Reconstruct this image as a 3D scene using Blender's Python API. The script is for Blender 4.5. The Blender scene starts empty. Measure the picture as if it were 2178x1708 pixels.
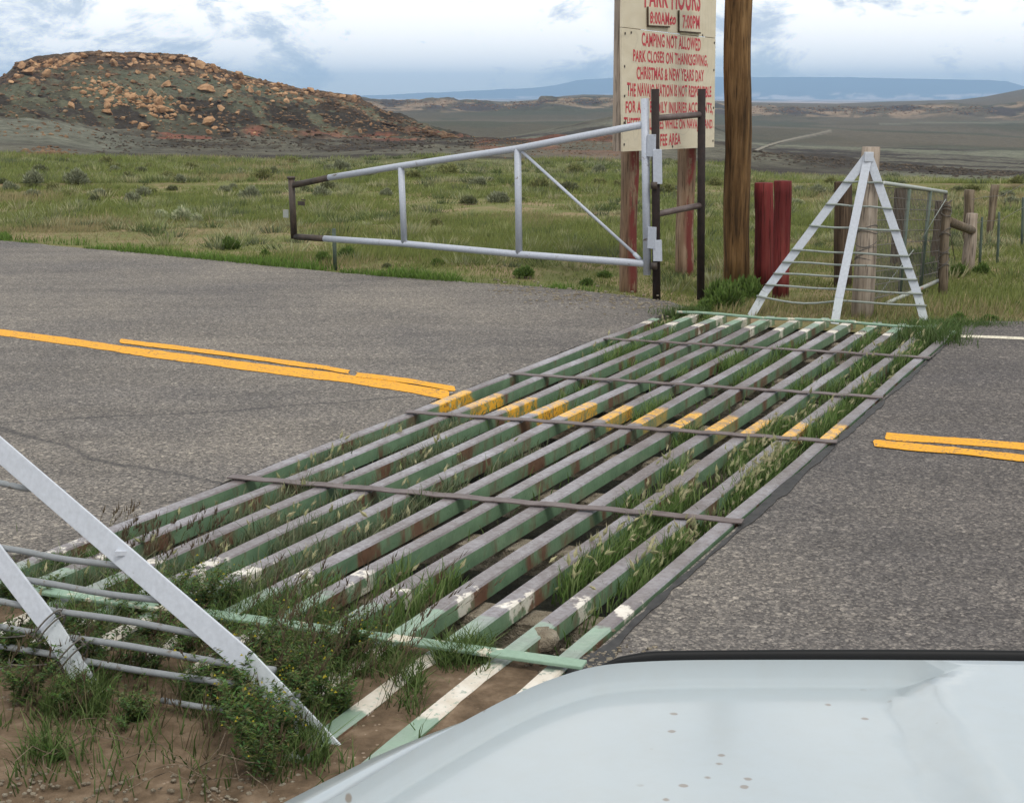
import bpy, math, random
import numpy as np
from mathutils import Vector
random.seed(7); rng = np.random.default_rng(11)
C = bpy.context.scene.collection
sc = bpy.context.scene
# ------------------------------------------------------------------ camera
PW, PH = 2178.0, 1708.0; CX, CY = PW/2, PH/2
F = 3100.0; EYE = 1.7; YH = 207.0
TH = math.atan((CY-YH)/F); CT, ST = math.cos(TH), math.sin(TH)
K = EYE/1.6
cam = bpy.data.cameras.new('camera'); co = bpy.data.objects.new('camera', cam); C.objects.link(co)
co.location = (0, 0, EYE); co.rotation_euler = (math.pi/2-TH, 0, 0)
cam.sensor_width = 36; cam.lens = 36*F/PW; cam.clip_start = 0.05; cam.clip_end = 60000
sc.camera = co
# ------------------------------------------------------------------ exposure, world, sun
vs = sc.view_settings
vs.view_transform = 'Standard'; vs.look = 'None'; vs.gamma = 1; vs.use_curve_mapping = False; vs.exposure = 0.0
SUN_EL, SUN_AZ = math.radians(55), math.radians(-150)
w = bpy.data.worlds.new('World'); sc.world = w; w.use_nodes = True
def build_world():
    nt = w.node_tree; N = nt.nodes; L = nt.links
    for n in list(N): N.remove(n)
    out = N.new('ShaderNodeOutputWorld'); bg = N.new('ShaderNodeBackground'); L.new(bg.outputs[0], out.inputs[0])
    sky = N.new('ShaderNodeTexSky'); sky.sky_type = 'NISHITA'; sky.sun_disc = False
    sky.sun_elevation = SUN_EL; sky.sun_rotation = -SUN_AZ; sky.altitude = 1500; sky.air_density = 1.0; sky.dust_density = 0.6
    tc = N.new('ShaderNodeTexCoord'); sep = N.new('ShaderNodeSeparateXYZ'); L.new(tc.outputs['Generated'], sep.inputs[0])
    def math_(op, a, b=None):
        m = N.new('ShaderNodeMath'); m.operation = op
        for i, v in enumerate((a, b)):
            if v is None: continue
            if isinstance(v, (int, float)): m.inputs[i].default_value = v
            else: L.new(v, m.inputs[i])
        return m.outputs[0]
    zc = math_('MAXIMUM', sep.outputs[2], 0.0)
    den = math_('ADD', zc, 0.055)
    u = math_('DIVIDE', sep.outputs[0], den); v = math_('DIVIDE', sep.outputs[1], den)
    cv = N.new('ShaderNodeCombineXYZ'); L.new(u, cv.inputs[0]); L.new(v, cv.inputs[1]); cv.inputs[2].default_value = 3.7
    def noise(scale, detail, rough=0.55, off=0.0, dist=0.0):
        n = N.new('ShaderNodeTexNoise'); n.inputs['Scale'].default_value = scale; n.inputs['Detail'].default_value = detail
        n.inputs['Roughness'].default_value = rough; n.inputs['Distortion'].default_value = dist
        mp = N.new('ShaderNodeMapping'); mp.inputs['Location'].default_value = (off, off*1.7, 0); mp.inputs['Scale'].default_value = (1, 1, 1.9)
        L.new(tc.outputs['Generated'], mp.inputs[0]); L.new(mp.outputs[0], n.inputs['Vector']); return n.outputs['Fac']
    def ramp(f, stops):
        r = N.new('ShaderNodeValToRGB'); e = r.color_ramp.elements
        while len(e) > 1: e.remove(e[-1])
        e[0].position = stops[0][0]; e[0].color = (*stops[0][1], 1)
        for p, c in stops[1:]:
            k = e.new(p); k.color = (*c, 1)
        L.new(f, r.inputs[0]); return r.outputs[0]
    # cloud deck: shading from a coarse and a fine noise
    shade = math_('ADD', math_('MULTIPLY', noise(6.5, 10, 0.68, 3.1, 0.4), 0.52), math_('MULTIPLY', noise(17.0, 9, 0.68, 9.0, 0.4), 0.48))
    ccol = ramp(shade, [(0.40, (0.60, 0.70, 0.84)), (0.45, (0.76, 0.84, 0.94)), (0.475, (1.04, 1.08, 1.12)), (0.515, (1.52, 1.48, 1.42))])
    # sky seen through the gaps
    cover = ramp(noise(2.2, 5, 0.55, 31.0, 0.2), [(0.36, (0.25,)*3), (0.47, (1,)*3)])
    # low band: clear strip under the deck above the mountains
    band = ramp(zc, [(0.0, (0.45,)*3), (0.010, (0.55,)*3), (0.020, (0.95,)*3), (0.04, (1,)*3)])
    cov = math_('MULTIPLY', cover, band)
    sk = N.new('ShaderNodeVectorMath'); sk.operation = 'SCALE'; sk.inputs[3].default_value = 0.11; L.new(sky.outputs[0], sk.inputs[0])
    mix = N.new('ShaderNodeMix'); mix.data_type = 'RGBA'; L.new(cov, mix.inputs[0]); L.new(sk.outputs[0], mix.inputs[6]); L.new(ccol, mix.inputs[7])
    L.new(mix.outputs[2], bg.inputs[0]); bg.inputs[1].default_value = 1.0
build_world()
sun = bpy.data.lights.new('sun', 'SUN'); so = bpy.data.objects.new('sun', sun); C.objects.link(so)
sun.energy = 1.5; sun.angle = math.radians(16); sun.color = (1.0, 0.96, 0.9)
so.rotation_euler = (math.pi/2-SUN_EL, 0, SUN_AZ+math.pi/2+math.pi/2)

# ------------------------------------------------------------------ picture <-> place
def ray(x, y):
    return np.array([x-CX, F*CT-(y-CY)*ST, -(y-CY)*CT-F*ST])
def at(x, y, z=0.0):
    d = ray(x, y); t = (z-EYE)/d[2]; return np.array([d[0]*t, d[1]*t, z])
def atY(x, y, Y):
    d = ray(x, y); t = Y/d[1]; return np.array([d[0]*t, Y, EYE+d[2]*t])
def onplane(x, y, A, B):
    """point of the upright plane through A and B seen at (x, y)"""
    n = np.array([B[1]-A[1], -(B[0]-A[0])]); d = ray(x, y)
    t = (n @ A[:2])/(n @ d[:2]); return np.array([0, 0, EYE])+d*t
# ------------------------------------------------------------------ value noise
_T = rng.random((256, 256))
def vn(x, y):
    xi = np.floor(x).astype(int); yi = np.floor(y).astype(int); fx = x-xi; fy = y-yi
    fx = fx*fx*(3-2*fx); fy = fy*fy*(3-2*fy)
    a = _T[xi & 255, yi & 255]; b = _T[(xi+1) & 255, yi & 255]; c = _T[xi & 255, (yi+1) & 255]; d = _T[(xi+1) & 255, (yi+1) & 255]
    return (a*(1-fx)+b*fx)*(1-fy)+(c*(1-fx)+d*fx)*fy
def fbm(x, y, o=5, g=0.5):
    s = 0; a = 1; t = 0
    for i in range(o):
        s = s+a*vn(x*2**i+17.3*i, y*2**i+5.1*i); t += a; a *= g
    return s/t
def sm(x, a, b):
    t = np.clip((x-a)/(b-a), 0, 1); return t*t*(3-2*t)
# ------------------------------------------------------------------ mesh helpers
class MB:
    def __init__(s): s.v = []; s.f = []
    def add(s, vs, fs):
        o = len(s.v); s.v += [tuple(map(float, p)) for p in vs]; s.f += [tuple(i+o for i in f) for f in fs]; return s
    def hexa(s, lo, hi):
        """lo, hi: four corners each, same turn"""
        return s.add(list(lo)+list(hi), [(3, 2, 1, 0), (4, 5, 6, 7)]+[(i, (i+1) % 4, (i+1) % 4+4, i+4) for i in range(4)])
    def box(s, c, ax, ay, az):
        c, ax, ay, az = map(np.asarray, (c, ax, ay, az))
        q = [(-1, -1), (1, -1), (1, 1), (-1, 1)]
        return s.hexa([c+ax*i+ay*j-az for i, j in q], [c+ax*i+ay*j+az for i, j in q])
    def bar(s, A, B, wd, th, side=(0, 0, 1)):
        """rectangular bar A->B; th along 'side', wd across"""
        A, B, side = np.array(A, float), np.array(B, float), np.array(side, float)
        d = B-A; d /= np.linalg.norm(d); n = side-d*(side @ d); n /= np.linalg.norm(n); t = np.cross(d, n)
        q = [(-1, -1), (1, -1), (1, 1), (-1, 1)]
        return s.hexa([A+t*i*wd/2+n*j*th/2 for i, j in q], [B+t*i*wd/2+n*j*th/2 for i, j in q])
    def tube(s, pts, r, n=10, cap=True, jit=0.0):
        pts = [np.array(p, float) for p in pts]; m = len(pts)
        rr = r if hasattr(r, '__len__') else [r]*m
        o = []; d0 = pts[1]-pts[0]; up = np.array([0, 0, 1.0]) if abs(d0[2]) < .9*np.linalg.norm(d0) else np.array([0, 1.0, 0])
        for i, p in enumerate(pts):
            d = pts[min(i+1, m-1)]-pts[max(i-1, 0)]; d = d/np.linalg.norm(d); t = np.cross(d, up); t /= np.linalg.norm(t); b = np.cross(t, d)
            for k in range(n):
                a = 2*math.pi*k/n; j = 1+jit*(random.random()-.5)
                o.append(p+(t*math.cos(a)+b*math.sin(a))*rr[i]*j)
        f = [(i*n+k, i*n+(k+1) % n, (i+1)*n+(k+1) % n, (i+1)*n+k) for i in range(m-1) for k in range(n)]
        if cap: f += [tuple(range(n-1, -1, -1)), tuple((m-1)*n+k for k in range(n))]
        return s.add(o, f)
def raw_mesh(name, V, Fs, mat, smooth=False, cols=None):
    me = bpy.data.meshes.new(name); V = np.asarray(V, np.float32)
    if isinstance(Fs, np.ndarray):
        n, k = Fs.shape
        me.vertices.add(len(V)); me.vertices.foreach_set('co', V.ravel())
        me.loops.add(n*k); me.loops.foreach_set('vertex_index', Fs.astype(np.int32).ravel())
        me.polygons.add(n); me.polygons.foreach_set('loop_start', np.arange(0, n*k, k, dtype=np.int32))
        me.polygons.foreach_set('loop_total', np.full(n, k, np.int32)); me.update(calc_edges=True)
    else:
        me.from_pydata([tuple(p) for p in V.tolist()], [], Fs); me.update()
    if smooth: me.polygons.foreach_set('use_smooth', [True]*len(me.polygons))
    if cols is not None:
        a = me.color_attributes.new('col', 'FLOAT_COLOR', 'POINT')
        c = np.ones((len(V), 4), np.float32); c[:, :3] = cols; a.data.foreach_set('color', c.ravel())
    if mat: me.materials.append(mat)
    return me
def link(name, me, parent=None, loc=(0, 0, 0)):
    o = bpy.data.objects.new(name, me); C.objects.link(o); o.location = loc
    if parent: o.parent = parent
    return o
def wloc(o):
    p = np.zeros(3)
    while o: p = p+np.array(o.location); o = o.parent
    return p
def part(name, mb, mat, parent, smooth=False, bevel=0, label=None):
    off = wloc(parent)
    o = link(name, raw_mesh(name, np.array(mb.v)-off, mb.f, mat, smooth), parent)
    if bevel: add_bevel(o, bevel)
    if label: o['label'] = label
    return o
def add_bevel(o, wd):
    m = o.modifiers.new('bevel', 'BEVEL'); m.width = wd; m.segments = 2; m.limit_method = 'ANGLE'
def thing(name, loc, label, cat, group=None):
    o = bpy.data.objects.new(name, None); C.objects.link(o); o.location = tuple(map(float, loc)); o.empty_display_size = .1
    o['label'] = label; o['category'] = cat
    if group: o['group'] = group
    return o
def single(name, mb, mat, loc, label, cat, group=None, smooth=False, bevel=0):
    loc = np.array(loc, float)
    o = link(name, raw_mesh(name, np.array(mb.v)-loc, mb.f, mat, smooth), None, tuple(loc)); o['label'] = label; o['category'] = cat
    if group: o['group'] = group
    if bevel: add_bevel(o, bevel)
    return o
# ------------------------------------------------------------------ material helpers
class Mat:
    def __init__(s, name, rough=0.8, spec=0.3):
        s.m = bpy.data.materials.new(name); s.m.use_nodes = True; s.nt = s.m.node_tree; s.N = s.nt.nodes; s.L = s.nt.links
        s.b = s.N['Principled BSDF']; s.b.inputs['Roughness'].default_value = rough; s.b.inputs['Specular IOR Level'].default_value = spec
        s.tc = s.N.new('ShaderNodeTexCoord'); s.geo = s.N.new('ShaderNodeNewGeometry')
        s.P = s.geo.outputs['Position']; s.O = s.tc.outputs['Object']
    def set(s, i, v):
        if isinstance(v, (int, float)): i.default_value = v
        elif isinstance(v, tuple): i.default_value = (*v, 1) if len(i.default_value) == 4 and len(v) == 3 else v
        else: s.L.new(v, i)
    def math(s, op, a, b=0.0, clamp=False):
        m = s.N.new('ShaderNodeMath'); m.operation = op; m.use_clamp = clamp; s.set(m.inputs[0], a); s.set(m.inputs[1], b); return m.outputs[0]
    def noise(s, scale, detail=4, rough=.55, vec=None, sc3=None, dist=0):
        n = s.N.new('ShaderNodeTexNoise'); n.inputs['Scale'].default_value = scale; n.inputs['Detail'].default_value = detail
        n.inputs['Roughness'].default_value = rough; n.inputs['Distortion'].default_value = dist
        s.L.new(s.map(vec or s.P, sc3), n.inputs['Vector']); return n.outputs['Fac']
    def map(s, vec, sc3):
        if not sc3: return vec
        m = s.N.new('ShaderNodeMapping'); m.inputs['Scale'].default_value = sc3; s.L.new(vec, m.inputs[0]); return m.outputs[0]
    def vor(s, scale, out='Distance', vec=None, feature='F1', sc3=None):
        n = s.N.new('ShaderNodeTexVoronoi'); n.inputs['Scale'].default_value = scale; n.feature = feature
        s.L.new(s.map(vec or s.P, sc3), n.inputs['Vector']); return n.outputs[out]
    def ramp(s, f, stops, interp='LINEAR'):
        r = s.N.new('ShaderNodeValToRGB'); r.color_ramp.interpolation = interp; e = r.color_ramp.elements
        while len(e) > 1: e.remove(e[-1])
        c = lambda v: (v, v, v, 1) if isinstance(v, (int, float)) else (*v, 1)
        e[0].position = stops[0][0]; e[0].color = c(stops[0][1])
        for p, v in stops[1:]:
            k = e.new(p); k.color = c(v)
        s.set(r.inputs[0], f); return r.outputs[0]
    def mix(s, f, a, b, mode='MIX'):
        m = s.N.new('ShaderNodeMix'); m.data_type = 'RGBA'; m.blend_type = mode; s.set(m.inputs[0], f)
        s.set(m.inputs[6], a); s.set(m.inputs[7], b); return m.outputs[2]
    def attr(s, n='col'):
        a = s.N.new('ShaderNodeAttribute'); a.attribute_name = n; return a.outputs['Color']
    def dot(s, vec, d):
        m = s.N.new('ShaderNodeVectorMath'); m.operation = 'DOT_PRODUCT'; s.L.new(vec, m.inputs[0]); m.inputs[1].default_value = tuple(map(float, d)); return m.outputs['Value']
    def sep(s, vec, i):
        m = s.N.new('ShaderNodeSeparateXYZ'); s.L.new(vec, m.inputs[0]); return m.outputs[i]
    def color(s, c): s.set(s.b.inputs['Base Color'], c); return s
    def rough(s, c): s.set(s.b.inputs['Roughness'], c); return s
    def metal(s, c): s.set(s.b.inputs['Metallic'], c); return s
    def bump(s, h, st=.5, d=.01):
        m = s.N.new('ShaderNodeBump'); m.inputs['Strength'].default_value = st; m.inputs['Distance'].default_value = d
        s.set(m.inputs['Height'], h); s.L.new(m.outputs[0], s.b.inputs['Normal']); return s
# ------------------------------------------------------------------ guard frame
O = at(1236, 1411)
AU, AV = math.radians(25.6), math.radians(288.3)
U = np.array([math.sin(AU), math.cos(AU), 0]); V = np.array([math.sin(AV), math.cos(AV), 0])
GW = 2.16*K; GL = 6.72*K
_M = np.linalg.inv(np.array([[U[0], V[0]], [U[1], V[1]]]))
def ab(P): return _M @ (np.asarray(P)[:2]-O[:2])
def gp(a, b, z=0.0): p = O+U*a+V*b; return np.array([p[0], p[1], z])
# ------------------------------------------------------------------ terrain heights
def flat_y(r): return YH+EYE*(F*CT+(CY-YH)*ST)/r
NODES = [
 (30, [(-900, None)]),
 (42, [(-900, 336), (0, 336), (700, 340), (900, 333), (1000, 338), (1300, 343), (1550, 352), (1620, 374), (1926, 385), (2100, 390), (2900, 396)]),
 (56, [(-900, 300), (0, 300), (100, 306), (250, 322), (420, 328), (700, 326), (900, 320), (1100, 330), (1300, 336), (1550, 345), (1620, 360), (1926, 372), (2178, 379), (2900, 388)]),
 (72, [(-900, 262), (-200, 252), (0, 250), (60, 252), (120, 262), (180, 276), (250, 293), (330, 302), (500, 306), (700, 308), (900, 303), (1000, 298), (1100, 291), (1200, 287), (1300, 287), (1540, 302), (1598, 317), (1633, 323), (1753, 332), (1883, 345), (1983, 357), (2178, 361), (2900, 372)]),
 (92, [(-900, 275), (0, 266), (100, 272), (250, 294), (420, 299), (700, 297), (990, 299), (1100, 300), (1300, 304), (1550, 330), (1620, 352), (2178, 388), (2900, 395)]),
 (125, [(-900, 250), (0, 236), (150, 245), (300, 251), (450, 260), (600, 268), (700, 274), (800, 281), (900, 290), (990, 299), (1100, 303), (1300, 307), (1620, 342), (2178, 366), (2900, 370)]),
 (160, [(-900, 215), (0, 203), (60, 192), (150, 190), (300, 198), (450, 216), (600, 229), (700, 242), (800, 258), (900, 281), (1000, 300), (1300, 305), (1620, 328), (2178, 350), (2900, 352)]),
 (190, [(-900, 200), (-100, 192), (0, 180), (35, 156), (150, 131), (300, 131), (410, 141), (440, 152), (520, 178), (640, 198), (740, 216), (770, 220), (790, 228), (850, 250), (920, 276), (990, 297), (1100, 303), (1300, 303), (1620, 318), (2178, 340), (2900, 342)]),
 (193, [(-900, 196), (-100, 186), (0, 168), (34, 152), (38, 136), (80, 122), (150, 112), (200, 108), (240, 110), (300, 112), (400, 119), (408, 126), (440, 136), (480, 150), (520, 163), (560, 172), (600, 177), (640, 188), (700, 196), (740, 203), (765, 206), (772, 216), (790, 226), (850, 249), (920, 275), (990, 297), (1100, 303), (1300, 302), (1620, 317), (2178, 339), (2900, 341)]),
 (225, [(-900, 202), (0, 172), (38, 137), (150, 115), (300, 116), (400, 123), (440, 140), (640, 195), (765, 213), (800, 235), (900, 277), (1000, 301), (1100, 297), (1300, 280), (1620, 310), (2178, 331), (2900, 333)]),
 (270, [(-900, 230), (0, 225), (765, 240), (850, 270), (930, 292), (1007, 303), (1100, 289), (1200, 268), (1245, 258), (1311, 245), (1400, 241), (1500, 262), (1600, 300), (1800, 312), (2178, 320), (2900, 322)]),
 (400, [(-900, 250), (765, 255), (900, 266), (1100, 266), (1311, 268), (1500, 274), (1600, 281), (1800, 285), (2000, 290), (2178, 296), (2900, 300)]),
 (680, [(-900, 245), (765, 243), (1100, 243), (1311, 241), (1600, 256), (1900, 256), (2178, 258), (2900, 262)]),
 (760, [(-900, 232), (765, 230), (1000, 229), (1140, 228), (1160, 220), (1311, 219), (1600, 243), (1900, 243), (2050, 241), (2178, 243), (2900, 250)]),
 (780, [(-900, 216), (765, 213), (860, 216), (1076, 219), (1142, 220), (1149, 209), (1311, 209), (1600, 229), (1900, 230), (2060, 229), (2110, 230), (2178, 224), (2900, 215)]),
 (1300, [(-900, 214), (765, 212), (860, 215), (1076, 218), (1150, 212), (1200, 205), (1240, 202), (1311, 203), (1450, 212), (1598, 218), (1782, 221), (1897, 217), (2041, 213), (2098, 206), (2178, 190), (2300, 172), (2900, 160)]),
 (2200, [(-900, 216), (1100, 219), (1240, 214), (1600, 221), (1800, 223), (2178, 215), (2900, 190)]),
 (9500, [(-900, 209), (2900, 212)]),
]
LR = np.log(np.array([n[0] for n in NODES], float))
def zfun(X, Y):
    X = np.asarray(X, float); Y = np.asarray(Y, float); r = np.hypot(X, Y)+1e-6
    az = np.arctan2(X, np.maximum(Y, 1e-3)); az = np.where(Y < 0, np.sign(X)*1.57, az)
    xp = CX+np.tan(np.clip(az, -.56, .56))*(F*CT+(CY-YH)*ST)
    tab = []
    for rr, pl in NODES:
        if pl[0][1] is None: tab.append(np.full_like(xp, flat_y(rr)))
        else: tab.append(np.interp(xp, [p[0] for p in pl], [p[1] for p in pl]))
    tab = np.array(tab); lr = np.log(np.clip(r, 30.0, 9499.))
    i = np.clip(np.searchsorted(LR, lr, side='right')-1, 0, len(LR)-2); t = (lr-LR[i])/(LR[i+1]-LR[i])
    y = np.take_along_axis(tab.reshape(len(LR), -1), i.reshape(1, -1), 0).reshape(xp.shape)*(1-t)+np.take_along_axis(tab.reshape(len(LR), -1), (i+1).reshape(1, -1), 0).reshape(xp.shape)*t
    yy = F*CT-(y-CY)*ST; zz = -(y-CY)*CT-F*ST
    z = EYE+r*np.clip(np.cos(az), .8, 1)*zz/yy
    z = np.where(r < 30, 0, z)
    # roughness of the land
    rough = sm(r, 44, 70)
    hill = np.exp(-((r-160)/60)**2)*sm(-xp, -1150, -900)
    n1 = fbm(X*.9, Y*.9, 4)-.5; n2 = fbm(X*.16+9, Y*.16, 5)-.5; n3 = np.abs(fbm(X*.35+50, Y*.35, 4)-.5)
    hill = hill*(1-.75*sm(r, 178, 190)*(1-sm(r, 205, 230))); z = z+rough*np.where(r < 260, n1*.22+n2*.5, 0)+hill*(n2*1.7-n3*2.6+.35+n1*.5)
    far = sm(r, 600, 760)*(1-sm(r, 800, 1000))
    z = z+far*((fbm(X*.05, Y*.05, 5)-.5)*7)+sm(r, 255, 400)*(1-sm(r, 900, 1500))*(fbm(X*.012, Y*.012, 4)-.5)*3
    z = z+(fbm(X*.5, Y*.5, 3)-.5)*.06*sm(r, 8, 16)
    z = z-0.16*np.exp(-(((X-1.75)/1.1)**2+((Y-14.6)/1.6)**2))
    return z-0.035
def hit(x, y, rmin=8.0, rmax=3000.0):
    d = ray(x, y); d = d/np.hypot(d[0], d[1]); rs = np.geomspace(rmin, rmax, 1400)
    z = zfun(d[0]*rs, d[1]*rs); below = (EYE+d[2]*rs) < z
    k = int(np.argmax(below)) if below.any() else len(rs)-1
    r = rs[k]; return np.array([d[0]*r, d[1]*r, float(z[k])])
# ------------------------------------------------------------------ materials
def m_ground():
    m = Mat('soil', .95, .1)
    n = m.noise(1.1, 6, .62); g = m.noise(14, 5, .6); f = m.noise(70, 4, .6)
    soil = m.ramp(g, [(.3, (.085, .06, .038)), (.5, (.14, .098, .063)), (.7, (.22, .16, .108))])
    green = m.ramp(f, [(.3, (.08, .10, .03)), (.7, (.17, .185, .06))])
    r2 = m.N.new('ShaderNodeVectorMath'); r2.operation = 'LENGTH'; m.L.new(m.P, r2.inputs[0])
    far = m.ramp(m.math('MULTIPLY', r2.outputs['Value'], .05), [(.42, 0.0), (.62, 1.0)])
    gm = m.math('MULTIPLY', m.ramp(n, [(.34, 0.1), (.54, .9)]), far)
    far2 = m.ramp(m.math('MULTIPLY', r2.outputs['Value'], .05), [(.42, 0.0), (.62, 1.0)]); soil = m.mix(far2, soil, m.mix(g, (.25, .17, .105), (.34, .24, .16))); c = m.mix(gm, soil, green)
    peb = m.ramp(m.vor(38), [(.0, 1.0), (.16, 1.0), (.2, 0.0)]); pc = m.mix(m.ramp(m.noise(9), [(.55, 0.0), (.6, 1.0)]), c, (.42, .33, .25))
    c = m.mix(m.math('MULTIPLY', peb, .55), c, pc)
    m.color(c).bump(m.math('ADD', g, m.math('MULTIPLY', f, .4)), .8, .02); return m.m
def m_terrain():
    m = Mat('badlands', .95, .1)
    a = m.attr(); n = m.noise(2.2, 7, .68); n2 = m.noise(.5, 6, .6)
    v = m.ramp(n, [(.28, .45), (.5, .95), (.72, 1.5)]); v2 = m.ramp(n2, [(.3, .75), (.7, 1.2)])
    c = m.mix(1.0, a, v, 'MULTIPLY'); c = m.mix(1.0, c, v2, 'MULTIPLY')
    m.color(c).bump(n, .6, .25); return m.m
def m_asphalt():
    m = Mat('asphalt', .9, .25)
    g1 = m.vor(125, 'Color'); g2 = m.vor(60, 'Color'); s1 = m.sep(g1, 0); s2 = m.sep(g2, 1)
    base = m.ramp(s1, [(0, (.03, .028, .028)), (.45, (.115, .108, .102)), (.75, (.205, .19, .172)), (1, (.46, .42, .36))])
    b2 = m.ramp(s2, [(0, (.07, .064, .062)), (.6, (.145, .135, .126)), (.93, (.21, .192, .172)), (1, (.46, .42, .36))])
    c = m.mix(.5, base, b2)
    big = m.noise(.55, 5, .6); c = m.mix(1.0, c, m.ramp(big, [(.3, (.74, .74, .76)), (.7, (1.22, 1.18, 1.10))]), 'MULTIPLY')
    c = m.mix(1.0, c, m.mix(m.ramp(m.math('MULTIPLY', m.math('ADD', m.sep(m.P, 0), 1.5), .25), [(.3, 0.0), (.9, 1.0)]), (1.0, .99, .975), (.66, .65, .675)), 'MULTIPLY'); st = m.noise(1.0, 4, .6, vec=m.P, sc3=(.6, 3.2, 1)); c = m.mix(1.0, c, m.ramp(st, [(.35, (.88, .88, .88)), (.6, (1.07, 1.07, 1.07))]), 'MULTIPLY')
    # tar sealed cracks
    wv = m.noise(.9, 3, .5); 
    d1 = m.math('ABSOLUTE', m.math('SUBTRACT', m.math('ADD', m.dot(m.P, (.32, -.95, 0)), m.math('MULTIPLY', wv, .35)), -8.05+.17))
    d2 = m.math('ABSOLUTE', m.math('SUBTRACT', m.math('ADD', m.dot(m.P, (-.62, -.78, 0)), m.math('MULTIPLY', wv, .5)), -3.85))
    for dd in (d1, d2):
        c = m.mix(m.math('MULTIPLY', m.math('MULTIPLY', m.ramp(dd, [(0, 1.0), (.012, .8), (.03, 0.0)]), .55), m.math('LESS_THAN', m.sep(m.P, 0), .3)), c, (.03, .03, .032))
    m.color(c).bump(m.math('ADD', s1, s2), .45, .006); return m.m
def m_line(name, col, wear=.35):
    m = Mat(name, .75, .3); g = m.sep(m.vor(90, 'Color'), 0); n = m.noise(6, 5, .65)
    f = m.math('MULTIPLY', m.ramp(m.math('ADD', g, m.math('MULTIPLY', n, .5)), [(.22, 1.0), (.42, 0.5), (.62, 0.0)]), m.ramp(n, [(.35, .95), (.6, wear)]))
    c = m.mix(f, m.mix(n, col, tuple(x*.85 for x in col)), (.12, .10, .07)); m.color(c).bump(g, .3, .004); return m.m
aL = ab(at(1000, 848))[0]; aR = ab(at(1800, 926))[0]
def m_rail():
    m = Mat('worn_rail_paint', .5, .7)
    um = (_M[0][0], _M[0][1], 0); vm = (_M[1][0], _M[1][1], 0)
    a = m.math('SUBTRACT', m.dot(m.P, um), float(_M[0] @ O[:2])); b = m.math('SUBTRACT', m.dot(m.P, vm), float(_M[1] @ O[:2]))
    n = m.noise(9, 5, .65); nf = m.noise(45, 4, .6); nb = m.noise(2.3, 4, .6)
    a_ = m.math('ADD', a, m.math('MULTIPLY', m.math('SUBTRACT', n, .5), .22))
    top = m.math('GREATER_THAN', m.sep(m.geo.outputs['Normal'], 2), .6)
    steel = m.ramp(m.math('ADD', m.math('MULTIPLY', nb, .6), m.math('MULTIPLY', m.noise(1.0, 3, .5), .4)), [(.3, (.09, .068, .062)), (.48, (.16, .142, .142)), (.64, (.30, .29, .315))])
    steel = m.mix(m.ramp(nf, [(.35, .0), (.75, .6)]), steel, (.08, .05, .045))
    green = m.ramp(n, [(.3, (.095, .16, .095)), (.7, (.16, .255, .15))])
    # rust running down the sides
    rs = m.noise(3.2, 5, .7, sc3=(1, 1, .35)); rust = m.mix(m.ramp(nf, [(.3, 0.0), (.7, 1.0)]), (.10, .04, .028), (.17, .075, .045))
    side = m.mix(m.ramp(rs, [(.52, 0.0), (.60, .9)]), green, rust)
    def band(x, lo, hi, soft=.03):
        return m.math('MULTIPLY', m.ramp(m.math('ADD', m.math('MULTIPLY', m.math('SUBTRACT', x, lo), .5/soft), .5, True), [(0.3, 0.0), (.7, 1.0)]),
                      m.ramp(m.math('ADD', m.math('MULTIPLY', m.math('SUBTRACT', hi, x), .5/soft), .5, True), [(0.3, 0.0), (.7, 1.0)]))
    # green paint kept on the tops at both ends
    gt = m.math('ADD', band(a_, -3.0, .30), band(a_, GL-.22, GL+2))
    gt = m.math('MULTIPLY', gt, m.ramp(nb, [(.42, 1.0), (.62, .35)]))
    c = m.mix(top, side, m.mix(gt, steel, m.mix(.55, green, (.30, .42, .33))))
    chip = m.ramp(nf, [(.34, 0.0), (.42, 1.0)])
    wt = m.math('ADD', m.math('ADD', band(a_, -.52, -.1), m.math('MULTIPLY', band(a_, .42, .60), m.ramp(n, [(.50, 0.0), (.55, 1.0)]))), m.math('ADD', band(a_, GL-.38, GL-.27), band(a_, GL+.02, GL+.22)))
    wt = m.math('MULTIPLY', wt, chip)
    wt = m.math('MULTIPLY', wt, m.mix(top, m.ramp(n, [(.5, 0.0), (.56, .8)]), (1, 1, 1)))
    c = m.mix(m.math('MINIMUM', wt, 1.0), c, m.ramp(n, [(.3, (.50, .43, .33)), (.7, (.74, .70, .62))]))
    # yellow centre line carried across the rails
    ac = m.math('ADD', m.math('MULTIPLY', b, (aL-aR)/GW), aR); da = m.math('SUBTRACT', a_, ac)
    yb = m.math('MULTIPLY', band(da, -.23, .17, .05), m.math('MULTIPLY', m.ramp(nf, [(.38, .1), (.5, 1.0)]), m.ramp(n, [(.36, .25), (.46, 1.0)])))
    yb = m.math('MULTIPLY', yb, m.math('SUBTRACT', 1.0, m.math('MULTIPLY', band(da, -.035, -.005, .015), .6)))
    yb = m.math('MULTIPLY', yb, m.mix(top, m.ramp(m.math('DIVIDE', b, GW), [(.35, .25), (.7, 1.0)]), (1, 1, 1)))
    c = m.mix(yb, c, m.ramp(n, [(.3, (.55, .29, .02)), (.7, (.80, .42, .03))]))
    m.color(c); m.rough(m.ramp(nf, [(.3, .26), (.7, .5)])); m.bump(nf, .35, .004); return m.m
def m_rust(name, c1=(.075, .048, .04), c2=(.15, .10, .085), sc=14, r=.6):
    m = Mat(name, r, .4); n = m.noise(sc, 6, .65); m.color(m.ramp(n, [(.3, c1), (.7, c2)])); m.bump(n, .4, .004); return m.m
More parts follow.
